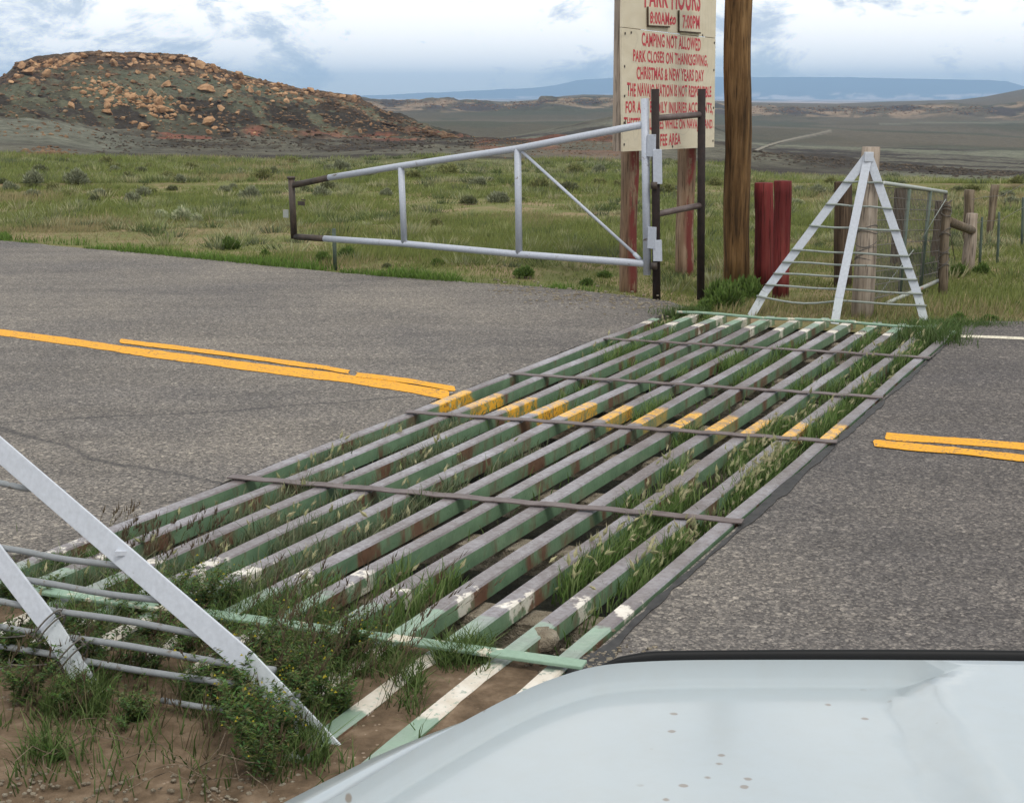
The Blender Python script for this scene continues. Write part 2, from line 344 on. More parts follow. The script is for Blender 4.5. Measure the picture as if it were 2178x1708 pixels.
def m_paint(name, c, chip=(.12, .07, .05), amt=.66, rough=.4, sc=9):
    m = Mat(name, rough, .45); n = m.noise(sc, 7, .72); g = m.noise(2.2, 4, .6); d = m.noise(55, 4, .6)
    col = m.mix(1.0, m.mix(g, c, tuple(x*.86 for x in c)), m.ramp(d, [(.3, .88), (.7, 1.05)]), 'MULTIPLY')
    m.color(m.mix(m.ramp(n, [(amt, 0.0), (amt+.03, 1.0)]), col, chip)); m.bump(n, .25, .003); return m.m
def m_wood(name, cols, sc=6, streak=(1, 1, .07), paint=None, pamt=.5, dirn=None):
    m = Mat(name, .85, .2); n = m.noise(sc*4, 7, .65, sc3=streak, vec=m.P); k = m.noise(sc*14, 5, .6, sc3=(1, 1, .05)); b = m.noise(1.7, 3, .5)
    c = m.ramp(n, [(.3, cols[0]), (.5, cols[1]), (.68, cols[2])])
    c = m.mix(m.ramp(k, [(.36, .75), (.46, 0.0)]), c, tuple(x*.35 for x in cols[0]))
    c = m.mix(1.0, c, m.ramp(b, [(.35, .75), (.65, 1.15)]), 'MULTIPLY')
    if paint:
        pf = m.ramp(m.noise(sc*1.6, 7, .7, sc3=(1, 1, .25)), [(pamt, 0.0), (pamt+.04, 1.0)])
        if dirn is not None:
            nn = m.dot(m.geo.outputs['Normal'], dirn); pf = m.math('MULTIPLY', pf, m.ramp(nn, [(.05, .0), (.5, .9)])) if dirn[2] == 0 else pf
        c = m.mix(pf, c, paint)
    m.color(c).bump(m.math('ADD', n, m.math('MULTIPLY', k, .6)), .8, .012); return m.m
def m_veg(name, rough=.75, tr=.25):
    m = Mat(name, rough, .2); a = m.attr(); m.color(a)
    m.b.inputs['Subsurface Weight'].default_value = 0
    t = m.N.new('ShaderNodeBsdfTranslucent'); mx = m.N.new('ShaderNodeMixShader'); mx.inputs[0].default_value = tr
    m.L.new(a, t.inputs[0]); m.L.new(m.b.outputs[0], mx.inputs[1]); m.L.new(t.outputs[0], mx.inputs[2])
    m.L.new(mx.outputs[0], m.N['Material Output'].inputs[0]); return m.m
def m_rock(name, c1, c2, c3, sc=1.5):
    m = Mat(name, .9, .15); n = m.noise(sc, 7, .68); s = m.noise(sc*.8, 5, .6, sc3=(1, 1, 3))
    c = m.mix(1.0, m.ramp(n, [(.3, c1), (.5, c2), (.7, c3)]), m.ramp(s, [(.3, .75), (.7, 1.15)]), 'MULTIPLY'); m.color(c).bump(n, .9, .2); return m.m
M = {}
M['soil'] = m_ground(); M['terrain'] = m_terrain(); M['asphalt'] = m_asphalt()
M['yellow'] = m_line('yellow_road_paint', (.80, .37, .018)); M['white_line'] = m_line('white_road_paint', (.72, .66, .52), .8)
M['rail'] = m_rail()
M['strap'] = m_rust('strap_rust', (.075, .052, .046), (.15, .118, .11), 12, .5)
M['greenpipe'] = m_paint('faded_green_paint', (.25, .37, .27), (.62, .56, .44), .56, .6, 7)
M['darkpipe'] = m_rust('dark_rusted_pipe', (.011, .007, .006), (.032, .019, .016), 16, .85)
M['endpipe'] = m_rust('blackened_pipe', (.025, .022, .018), (.085, .06, .045), 10)
M['silver'] = m_paint('silver_gate_paint', (.46, .49, .55), (.16, .13, .11), .63, .42)
M['white'] = m_paint('white_wing_paint', (.55, .58, .63), (.17, .13, .10), .66, .45, 12)
M['white_old'] = m_paint('chipped_white_paint', (.60, .64, .66), (.20, .24, .20), .6, .6, 30)
M['rod'] = m_paint('grey_green_rod', (.27, .30, .27), (.12, .10, .08), .6, .5, 30)
M['nearrod'] = m_paint('grey_rod', (.25, .265, .27), (.15, .13, .11), .6, .5, 30)
M['concrete'] = m_rock('concrete', (.26, .21, .15), (.40, .34, .25), (.52, .46, .36), 8)
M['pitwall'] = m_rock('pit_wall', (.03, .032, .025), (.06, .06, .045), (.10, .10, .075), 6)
M['pole'] = m_wood('pole_wood', ((.018, .011, .006), (.12, .064, .024), (.235, .138, .06)), 5)
M['grey_wood'] = m_wood('grey_post_wood', ((.17, .13, .10), (.34, .275, .215), (.46, .39, .32)), 5)
M['dark_wood'] = m_wood('dark_post_wood', ((.03, .02, .013), (.075, .05, .032), (.13, .09, .06)), 5)
M['brown_wood'] = m_wood('brown_post_wood', ((.07, .05, .033), (.15, .115, .078), (.24, .19, .14)), 5)
M['red_wood'] = m_wood('red_painted_wood', ((.07, .014, .012), (.145, .022, .021), (.19, .05, .04)), 3)
M['sign_post'] = m_wood('peeling_red_wood', ((.11, .065, .04), (.24, .155, .10), (.33, .23, .16)), 5, paint=(.15, .03, .028), pamt=.45, dirn=(.95, -.3, 0))
M['ply'] = m_wood('painted_plywood', ((.52, .44, .31), (.58, .495, .355), (.64, .56, .42)), .6, (1, 1, .6))
mp_ = Mat('sign_board_paint', .8, .2); _n = mp_.noise(2.2, 4, .5, sc3=(1, 1, 3), dist=1.2); _w = mp_.ramp(mp_.math('FRACT', mp_.math('MULTIPLY', mp_.noise(1.1, 3, .4, sc3=(1, 1, .6), dist=.6), 14)), [(0, .9), (.12, 1.0), (.9, 1.0), (1, .9)])
mp_.color(mp_.mix(1.0, mp_.mix(_n, (.55, .475, .34), (.70, .63, .49)), _w, 'MULTIPLY')).bump(_n, .2, .003); M['ply'] = mp_.m
M['ply_edge'] = m_wood('sign_frame_wood', ((.22, .17, .13), (.36, .29, .23), (.44, .37, .31)), 4)
M['letter'] = m_paint('red_letter_paint', (.56, .035, .05), (.55, .42, .3), .70, .6, 20)
M['galv'] = m_paint('galvanised_pipe', (.36, .38, .34), (.28, .15, .09), .6, .45, 12)
M['greensteel'] = m_rust('green_steel_post', (.045, .065, .05), (.10, .13, .10), 14)
M['wire'] = m_rust('fence_wire', (.07, .065, .055), (.16, .14, .12), 30)
M['veg'] = m_veg('leaves'); M['straw'] = m_veg('seed_heads', .8, .2)
M['boulder'] = m_rock('orange_sandstone', (.18, .09, .045), (.40, .235, .125), (.54, .35, .20), 1.1)
M['darkrock'] = m_rock('dark_rock', (.03, .026, .022), (.08, .066, .05), (.16, .12, .085), 1.5)
M['rimrock'] = m_rock('rim_sandstone', (.05, .032, .021), (.16, .098, .058), (.33, .22, .13), .5)

# ------------------------------------------------------------------ ground
def structure(o, name=None): o['kind'] = 'structure'; return o
def build_ground():
    a0, b0 = 0.0, 0.0
    def axis(lo, hi, cuts, fine, mid):
        pts = set([lo, hi]+cuts); x = lo
        g = list(np.arange(lo, hi, mid)); g = [p for p in g if not (cuts[0]-1.5 < p < cuts[-1]+1.5)]
        g += list(np.arange(cuts[0]-1.5, cuts[-1]+1.5, fine)); g = [p for p in g if min(abs(p-c) for c in cuts) > fine*.4]
        return np.array(sorted(g+cuts+[lo, hi]))
    A = axis(-9, 30, [0.0, GL+.12], .16, .45); B = axis(-26, 26, [0.04, GW-.04], .16, .45)
    aa, bb = np.meshgrid(A, B, indexing='ij'); X = O[0]+U[0]*aa+V[0]*bb; Y = O[1]+U[1]*aa+V[1]*bb
    Z = zfun(X, Y)+(fbm(X*2.2+3, Y*2.2, 4)-.5)*.05-.012
    # bank of soil at the near end of the guard
    near = (aa <= 0)*sm(aa, -1.6, -.05)*sm(bb, -.3, .0)*(1-sm(bb, GW, GW+.6))
    Z = Z+near*.035
    # below the road slab
    n, mm = aa.shape; idx = np.arange(n*mm).reshape(n, mm)
    q = np.stack([idx[:-1, :-1], idx[1:, :-1], idx[1:, 1:], idx[:-1, 1:]], -1)
    ca = (aa[:-1, :-1]+aa[1:, 1:])/2; cb = (bb[:-1, :-1]+bb[1:, 1:])/2
    keep = ~((ca > 0) & (ca < GL+.12) & (cb > .04) & (cb < GW-.04))
    me = raw_mesh('ground', np.stack([X, Y, Z], -1).reshape(-1, 3), q[keep].reshape(-1, 4)[:, ::-1], M['soil'], True)
    structure(link('ground', me))
build_ground()
def build_terrain():
    xs = np.linspace(-900, 2950, 1300); az = np.arctan((xs-CX)/(F*CT+(CY-YH)*ST))
    r = np.unique(np.concatenate([np.geomspace(24, 60, 34), np.geomspace(60, 130, 80), np.linspace(130, 200, 105), np.geomspace(200, 300, 34), np.geomspace(300, 680, 30), np.linspace(680, 800, 34), np.geomspace(800, 2200, 26), np.geomspace(2200, 9400, 10)]))
    rr, aa = np.meshgrid(r, az, indexing='ij'); X = rr*np.sin(aa); Y = rr*np.cos(aa); Z = zfun(X, Y)-.05*(1-sm(rr, 27, 30))-.02*(1-sm(rr, 30, 40))
    xp = np.broadcast_to(xs, rr.shape); n, mm = rr.shape
    col = np.zeros((n, mm, 3)); lerp = lambda c, k, t: c*(1-t[..., None])+np.array(k)*t[..., None]
    nA = fbm(X*.11, Y*.11, 5); nB = fbm(X*.3+40, Y*.3, 4); nC = fbm(X*.04+7, Y*.04, 4); nG = fbm(xp*.016+rr*.03, rr*.035+xp*.004, 5)
    col[:] = (.12, .125, .05)                                        # meadow
    bad = sm(rr, 41, 50); c = lerp(np.ones((n, mm, 3))*(.11, .104, .078), (.045, .038, .031), sm(nA, .42, .56))
    c = lerp(c, (.17, .175, .12), sm(nC, .54, .66)*.7)
    c = lerp(c, (.135, .137, .105), sm(rr, 52, 60)*(1-sm(rr, 74, 84))*sm(-xp, -420, -200)*.9)   # pale mound at left
    col = col*(1-bad[..., None])+c*bad[..., None]
    red = np.zeros_like(rr)
    for (x0, x1, ra, rb, s) in ((330, 450, 76, 100, .8), (520, 660, 84, 108, 1), (650, 900, 88, 116, .6), (-100, 150, 176, 192, .4), (860, 1010, 100, 150, .55), (1010, 1330, 58, 84, .5)):
        red = np.maximum(red, s*sm(xp, x0-20, x0+20)*(1-sm(xp, x1-20, x1+20))*sm(rr, ra-4, ra+4)*(1-sm(rr, rb-4, rb+4))*sm(nB, .42, .56))
    hillm = sm(rr, 96, 110)*(1-sm(rr, 205, 240))*(1-sm(xp, 950, 1050))
    col = col*(1-hillm[..., None])+lerp(lerp(np.ones((n, mm, 3))*(.098, .098, .062), (.036, .029, .022), np.clip(sm(nG, .44, .54)+.5*sm(nA, .48, .6), 0, 1)), (.105, .112, .076), sm(nC, .52, .6)*.7)*hillm[..., None]
    col = lerp(col, (.22, .085, .055), red)
    tan = hillm*(np.clip((rr-150)/40, 0, 1))*sm(nB, .46, .58)*.75; col = lerp(col, (.20, .11, .055), tan*.4)
    rim = sm(rr, 187, 190)*(1-sm(rr, 197, 205))*(1-sm(xp, 760, 800)); col = lerp(col, (.075, .052, .036), rim)
    pl = sm(rr, 240, 300); c = lerp(np.ones((n, mm, 3))*(.078, .068, .045), (.10, .085, .06), sm(fbm(X*.01, Y*.01, 4), .45, .58)); c = lerp(c, (.062, .062, .040), sm(fbm(X*.03, Y*.012, 4), .52, .62))
    col = col*(1-pl[..., None])+c*pl[..., None]
    face = sm(rr, 690, 740)*(1-sm(rr, 792, 830)); fn = fbm(X*.08+3, Y*.08, 5); col = lerp(col, (.30, .215, .145), face*sm(fn, .50, .60)*.7); col = lerp(col, (.06, .05, .045), face*(1-sm(fn, .38, .44)))
    top = sm(rr, 830, 900); col = lerp(col, (.105, .09, .068), top)
    pink = sm(rr, 1900, 2400); col = lerp(col, (.42, .33, .28), pink*sm(fbm(X*.004, Y*.001, 4), .4, .52)*.9)
    dd0 = np.hypot(X, Y); cz = (Z-EYE)*CT+Y*ST; cf = Y*CT-(Z-EYE)*ST; yp = CY-F*cz/np.maximum(cf, 1); xq = CX+F*X/np.maximum(cf, 1)
    tr = np.abs(yp-np.interp(xq, [1600, 1618, 1640, 1665, 1700, 1730, 1750, 1765], [326, 318, 309.5, 302, 294, 288, 283, 279])); tm = (1-sm(tr, 1.6, 4.2))*(xq > 1590)*(xq < 1768)*(rr > 110)*(rr < 900)
    col = lerp(col, (.17, .155, .12), tm)
    tr2 = np.abs(yp-np.interp(xq, [1880, 2000, 2178, 2400], [264, 262, 261, 260])); col = lerp(col, (.135, .13, .095), (1-sm(tr2, .8, 2.4))*(xq > 1870)*(rr > 200)*(rr < 1200))
    idx = np.arange(n*mm).reshape(n, mm); q = np.stack([idx[:-1, :-1], idx[1:, :-1], idx[1:, 1:], idx[:-1, 1:]], -1).reshape(-1, 4)[:, ::-1]
    structure(link('hills', raw_mesh('hills', np.stack([X, Y, Z], -1).reshape(-1, 3), q, M['terrain'], True, col.reshape(-1, 3))))
build_terrain()
def build_mountains():
    pts = [(300, 207), (700, 206), (770, 204), (900, 198.5), (1000, 194), (1140, 187), (1180, 182), (1230, 171), (1311, 166), (1450, 164), (1600, 165), (1800, 165), (2000, 169), (2100, 171), (2140, 173), (2165, 180), (2200, 192), (2300, 205), (2700, 207)]
    xs = np.linspace(280, 2700, 500); yc = np.interp(xs, [p[0] for p in pts], [p[1] for p in pts])+(fbm(xs*.03, xs*0, 4)-.5)*2.0
    rows = [(8900, 0), (8950, .08), (9000, .16), (9060, .24), (9150, .34), (9500, .7), (9700, 1), (10100, .9)]
    Vv = []; cols = []
    for i, (r, t) in enumerate(rows):
        base = 213.5
        y = base+(yc-base)*np.clip(t+(fbm(xs*.02+i*3, xs*0+i, 4)-.5)*.25*(0 < t < 1), 0, 1)
        for x, yy in zip(xs, y):
            d = ray(x, yy); k = r/math.hypot(d[0], d[1]); Vv.append((d[0]*k, d[1]*k, EYE+d[2]*k-(4 if i == 0 else 0)))
            pk = float(fbm(np.array(x*.035), np.array(i*.9), 4))+(.05 if i < 2 else -.03) if i < 4 else 0
            kk = float(sm(np.array(pk), .46, .58)); cols.append((.06+.5*kk, .07+.38*kk, .07+.32*kk))
    n = len(xs); q = np.array([(i*n+j, i*n+j+1, (i+1)*n+j+1, (i+1)*n+j) for i in range(len(rows)-1) for j in range(n-1)])
    structure(link('mountains', raw_mesh('mountains', Vv, q, M['terrain'], True, np.array(cols))))
build_mountains()
# pit under the guard
def build_pit():
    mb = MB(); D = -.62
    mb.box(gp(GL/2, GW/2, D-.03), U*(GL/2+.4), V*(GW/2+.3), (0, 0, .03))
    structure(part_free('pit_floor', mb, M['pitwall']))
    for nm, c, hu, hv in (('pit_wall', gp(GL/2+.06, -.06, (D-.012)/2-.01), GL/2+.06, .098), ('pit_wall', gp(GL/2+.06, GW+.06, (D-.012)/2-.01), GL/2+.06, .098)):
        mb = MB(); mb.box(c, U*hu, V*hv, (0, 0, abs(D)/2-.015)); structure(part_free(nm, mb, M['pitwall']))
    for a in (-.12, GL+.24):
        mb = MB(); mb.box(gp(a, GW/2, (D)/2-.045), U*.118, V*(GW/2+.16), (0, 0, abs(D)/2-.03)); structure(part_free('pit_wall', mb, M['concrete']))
def part_free(name, mb, mat, smooth=False):
    return link(name, raw_mesh(name, mb.v, mb.f, mat, smooth))
build_pit()
# ------------------------------------------------------------------ road
def slab(name, pts, z, th, mat, jit=.02, step=.12, jit_mask=None):
    """polygon sheet with ragged edge"""
    P = []
    for i in range(len(pts)):
        a, b = np.array(pts[i][:2]), np.array(pts[(i+1) % len(pts)][:2]); L = np.linalg.norm(b-a); n = max(1, int(L/step)) if (jit_mask is None or jit_mask[i]) else 1
        d = (b-a)/max(L, 1e-6); nn = np.array([-d[1], d[0]])
        for k in range(n):
            q = a+(b-a)*k/n
            if n > 1 and k: q = q+nn*(float(fbm(np.array(q[0]*5), np.array(q[1]*5), 3))-.5)*2*jit
            P.append(q)
    import bmesh
    bm = bmesh.new(); vs_ = [bm.verts.new((p[0], p[1], z)) for p in P]; f = bm.faces.new(vs_); bm.normal_update()
    if f.normal.z < 0: f.normal_flip()
    g = bmesh.ops.extrude_face_region(bm, geom=[f]); 
    for v in [e for e in g['geom'] if isinstance(e, bmesh.types.BMVert)]: v.co.z = z-th
    bmesh.ops.triangulate(bm, faces=bm.faces[:]); bmesh.ops.recalc_face_normals(bm, faces=bm.faces[:])
    me = bpy.data.meshes.new(name); bm.to_mesh(me); bm.free(); me.materials.append(mat); return link(name, me)
e1 = at(0, 512); e2 = at(700, 578); dd = (e1-e2)/np.linalg.norm(e1-e2)
n1 = at(0, 1185); nd = (n1-at(260, 1232)); nd /= np.linalg.norm(nd)
left = [gp(GL+.05, GW), at(1462, 655), at(1425, 641), at(1330, 628), at(1150, 610), at(900, 594), e2, at(350, 543), e1, e1+dd*14, n1+dd*16, n1, at(130, 1165), at(215, 1150), gp(ab(at(240, 1128))[0], GW)]
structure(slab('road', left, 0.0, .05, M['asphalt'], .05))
r1 = at(2178, 683); 
right = [gp(-.02, 0), gp(GL-.02, 0), at(2062, 686), at(2110, 683), r1, r1+np.array([16, -3.2, 0]), (16, -4, 0), (.35, -4, 0), (.3, 2.2, 0), gp(-.55, .02)]
mj = Mat('tar_seal', .6, .3); mj.color(mj.ramp(mj.noise(20), [(.3, (.010, .010, .010)), (.7, (.04, .038, .036))]))
structure(slab('road_joint', [gp(-.45, .0), gp(GL-.05, .0), gp(GL-.05, -.035), gp(2.0, -.045), gp(.6, -.04), gp(.1, -.07), gp(-.45, -.12)], .0045, .003, mj.m, .03, .08))
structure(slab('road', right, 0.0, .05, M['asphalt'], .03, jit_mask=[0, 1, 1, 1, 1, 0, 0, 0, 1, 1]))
def stripe(name, tops, bots, mat, z, par=None):
    P = [at(*p)[:2] for p in tops]+[at(*p)[:2] for p in reversed(bots)]
    o = slab(name, [(p[0], p[1]) for p in P], z, .0015, mat, .022, .03); o['kind'] = 'structure'; return o
stripe('road_marking', [(-300, 664), (0, 701), (300, 740), (560, 775), (700, 789), (840, 812), (962, 836)], [(955, 848), (860, 836), (700, 814), (600, 804), (300, 763), (0, 717), (-300, 679)], M['yellow'], .004) if False else None
def line_strip(center, wpx, z, mat, name='road_marking'):
    tops = [(x, y-wpx(x)/2) for x, y in center]; bots = [(x, y+wpx(x)/2) for x, y in center]
    return stripe(name, tops, bots, mat, z)
line_strip([(-300, 671), (0, 708), (150, 728), (300, 750), (450, 770), (600, 790), (700, 801), (840, 822), (950, 841)], lambda x: 13+max(0, x)/160, .004, M['yellow'])
line_strip([(258, 727), (400, 744), (550, 764), (700, 785), (745, 794)], lambda x: 9, .0065, M['yellow'])
line_strip([(756, 798), (860, 811), (967, 829)], lambda x: 10, .0065, M['yellow'])
line_strip([(1885, 928.5), (1900, 930), (2030, 939), (2178, 951), (2500, 980)], lambda x: 15, .004, M['yellow'])
line_strip([(1860, 944.5), (1900, 949), (2030, 960), (2178, 977), (2500, 1015)], lambda x: 14, .0065, M['yellow'])
line_strip([(2042, 716), (2110, 718), (2178, 721), (2500, 735)], lambda x: 5, .004, M['white_line'])
# ------------------------------------------------------------------ cattle guard
def build_guard():
    g = thing('cattle_guard', gp(GL/2, GW/2, -.2), 'rusty steel cattle guard of green rails set across the road', 'cattle guard')
    RW = .066; TZ = .010
    for i in range(12):
        b = RW/2+.012+(GW-RW-.024)*i/11+(random.uniform(-.012, .012) if 0 < i < 11 else 0)
        a0 = [-.55, -.95, -.85, -.62, -.5, -.45, -.42, -.35, -.38, -.35, -.3, -.25][i]; a1 = GL+.3+random.uniform(-.02, .02)
        if i == 0: a1 = GL-.02
        if i == 11: a1 = GL-.1
        mb = MB(); n = 30; hw = RW/2*random.uniform(.95, 1.06); dz0 = random.uniform(-.004, .004)
        vs_ = []
        prof = [(-hw+.006, 0), (hw-.006, 0), (hw, -.007), (hw, -.066), (hw-.014, -.076), (-hw+.014, -.076), (-hw, -.066), (-hw, -.007)]
        for k in range(n+1):
            a = a0+(a1-a0)*k/n; sag = dz0+math.sin(k*.9+i)*.0025-(.03*max(0, -a-.15) if a < 0 else 0); wb = math.sin(k*.35+i*1.3)*.004
            for pb, pz in prof: vs_.append(gp(a, b+pb+wb, TZ+pz+sag))
        m8 = 8; fs = [(k*m8+j, (k+1)*m8+j, (k+1)*m8+(j+1) % m8, k*m8+(j+1) % m8) for k in range(n) for j in range(m8)]
        fs += [tuple(range(m8)), tuple(n*m8+j for j in range(m8-1, -1, -1))]; mb.add(vs_, fs)
        part('rail', mb, M['rail'], g)
    for (pa, pb) in (((490, 1021), (1580, 1117)), ((865, 882), (1780, 946)), ((1085, 800), (1878, 851)), ((1285, 725), (1978, 766))):
        A, B = at(*pa), at(*pb); mb = MB(); n = 44; wd = .062; t = (B-A)/np.linalg.norm(B-A); s = np.cross(t, (0, 0, 1)); vs_ = []
        for k in range(n+1):
            p = A+(B-A)*k/n+s*math.sin(k*.31)*.003; z = .0115+.0035*abs(math.sin(k*math.pi/n*11+.8))+.001
            for j, zz in ((-1, 0), (1, 0), (1, .005), (-1, .005)): vs_.append([p[0]+s[0]*j*wd/2, p[1]+s[1]*j*wd/2, z+zz])
        fs = [(k*4+j, k*4+(j+1) % 4, (k+1)*4+(j+1) % 4, (k+1)*4+j) for k in range(n) for j in range(4)]+[(3, 2, 1, 0), tuple(n*4+j for j in range(4))]
        part('strap', mb.add(vs_, fs), M['strap'], g)
    mb = MB(); A, B = at(-60, 1236, .03), at(1243, 1414, .03); mb.bar(A, B, .058, .012); part('end_plate', mb, M['greenpipe'], g, bevel=.003, label='faded green flat bar across the near end')
    A, B = at(1440, 664, .035), at(2003, 698, .035); part('end_pipe', MB().tube([A+(B-A)*k/12+np.array([0, 0, math.sin(k*1.1)*.006]) for k in range(13)], .011, 8), M['greenpipe'], g, True)
    for k, a in enumerate(np.linspace(.55, GL-.35, 9)):
        mb = MB(); n = 16; vs_ = []
        for j in range(n+1):
            b = .05+(GW-.1)*j/n; w_ = .075+random.uniform(-.015, .015); z = -.074+random.uniform(-.006, 0.003)
            vs_ += [gp(a-w_, b, z-.10), gp(a+w_, b, z-.10), gp(a+w_, b, z), gp(a-w_, b, z)]
        fs = [(q*4+j, q*4+(j+1) % 4, (q+1)*4+(j+1) % 4, (q+1)*4+j) for q in range(n) for j in range(4)]+[(3, 2, 1, 0), tuple(n*4+j for j in range(4))]
        part('sill', mb.add(vs_, fs), M['concrete'], g)
build_guard()
# ------------------------------------------------------------------ wings
def wing(base_pts, apex, rods, rod_r, legw, mat, rodmat, label, name='guard_wing', footmat=None, overhang=.04, sag_last=True, rside=1):
    g = thing(name, base_pts[0], label, 'guard wing')
    nrm = np.cross(base_pts[0]-apex, base_pts[-1]-apex); nrm /= np.linalg.norm(nrm)
    if nrm @ (apex-np.array([0, 0, EYE])) > 0: nrm = -nrm
    for bp in base_pts:
        d = bp-apex; foot = apex+d*.88
        part('leg', MB().bar(apex+d/np.linalg.norm(d)*.01, foot, legw, .009, nrm), mat, g, bevel=.002)
        part('leg_foot', MB().bar(foot, bp-np.array([0, 0, .05]), legw*.98, .0088, nrm), footmat or mat, g, label='leg foot with chipped paint')
    for k, (A, B) in enumerate(rods):
        t = (B-A)/np.linalg.norm(B-A); n = 14; A2 = A-t*overhang; B2 = B+t*overhang; ph = random.uniform(0, 6)
        last = sag_last and k == len(rods)-1
        P = [A2+(B2-A2)*i/n+np.array([0, 0, (-.035*math.sin(i/n*math.pi*2.0) if last and i < n*.55 else 0)+.003*math.sin(i*.9+ph)])+nrm*(rod_r+.007)*rside for i in range(n+1)]
        part('rod', MB().tube(P, rod_r, 8), rodmat, g, True)
    return g
# far wing
def far_wing():
    BL, BM, BR = at(1598, 660), at(1776, 676), at(1968, 674)
    mid = (BL+BR)/2; apex = atY(1847, 330, mid[1]+.10)
    def leg(i, y):   # point of leg i seen at image row y
        B = (BL, BM, BR)[i]; lo, hi = 0., 1.
        for _ in range(40):
            t = (lo+hi)/2; p = B+(apex-B)*t; dy = p[1]*CT-(p[2]-EYE)*ST; yy = CY-F*((p[2]-EYE)*CT+p[1]*ST)/dy
            if yy > y: lo = t
            else: hi = t
        return B+(apex-B)*t
    Y = lambda c: 266.1+.3279*c
    rows = [(370, 375), (517, 540), (658, 685), (813, 850), (890, 928), (965, 1002), (1040, 1095), (1112, 1172)]
    rods = [(leg(0, Y(a)), leg(2, Y(b))) for a, b in rows]
    g = wing([BL, BM, BR], apex, rods, .0085, .066, M['white'], M['rod'], 'white triangular guard wing of flat bars in front of the grey wooden post', footmat=M['white_old'])
    part('tip', MB().box(apex+np.array([0, -.012, -.015]), (.035, 0, 0), (0, .02, 0), (0, 0, .038)), M['white'], g, bevel=.004)
far_wing()
def near_wing():
    B1 = at(708, 1566); B2 = at(208, 1462); A = atY(-540, 493, 4.75*K)
    nrm = None
    B3 = B2+(B2-B1)*.95
    pl_n = np.cross(B1-A, B2-A); pl_n /= np.linalg.norm(pl_n)
    def onp(x, y):
        d = ray(x, y); t = (pl_n @ (A-np.array([0, 0, EYE])))/(pl_n @ d); return np.array([0, 0, EYE])+d*t
    rods = []
    f5 = lambda x, y: (x*.5064, 842.8+y*.5064)
    for p, q in (((-60, 362), (252, 404)), ((-60, 632), (628, 738)), ((-60, 752), (800, 882)), ((-60, 855), (988, 1024)), ((-60, 960), (1140, 1152)), ((-60, 1045), (1240, 1262))):
        rods.append((onp(*f5(*p)), onp(*f5(*q))))
    rods = [(r1+(r1-r2)*.35, r2) for r1, r2 in rods]
    g = wing([B1, B2, B3], A, rods, .0105, .07, M['white'], M['nearrod'], 'large white guard wing cut by the left edge in front of the guard', footmat=M['white_old'], overhang=.0, sag_last=False, rside=-1)
    # small weld nubs standing on the outer leg
    for c in ((520, 655),):
        p = onp(*f5(*c)); part('nub', MB().box(p, (.022, .004, 0), (0, .012, 0), (0, 0, .007)), M['white'], g)
    # barbed wire wound round the inner leg
    def coil(cx, cy, nm):
        p = onp(*f5(cx, cy)); d = (B2-A)/np.linalg.norm(B2-A); e = np.cross(d, pl_n); P = []
        for i in range(46):
            t = i/45; a = t*2*math.pi*2.2; P.append(p+e*math.cos(a)*.062+pl_n*math.sin(a)*.022+d*(t-.5)*.05)
        P += [P[-1]+np.array([-.12, .02, -.03])*(k/6)*3.0+np.array([0, 0, math.sin(k*2.)*.012]) for k in range(1, 8)]
        mb = MB().tube(P, .0028, 5)
        for k in range(4, len(P), 9):
            for _ in range(3):
                v = np.array([random.uniform(-1, 1) for _ in range(3)]); v /= np.linalg.norm(v); mb.tube([P[k]-v*.018, P[k]+v*.018], .0016, 4)
        single('barbed_wire', mb, M['wire'], p, 'barbed wire twisted round the inner wing leg, '+nm, 'wire', 'barbed wire on the near wing', True)
    coil(205, 960, 'upper of the two windings'); coil(300, 1080, 'lower of the two windings')
near_wing()
single('steel_rod', MB().tube([at(345, 1489, .02), at(410, 1500, .03), at(475, 1510, .015)], .009, 8), M['nearrod'], at(345, 1489), 'loose grey rod lying on the soil below the near wing', 'rod', None, True)
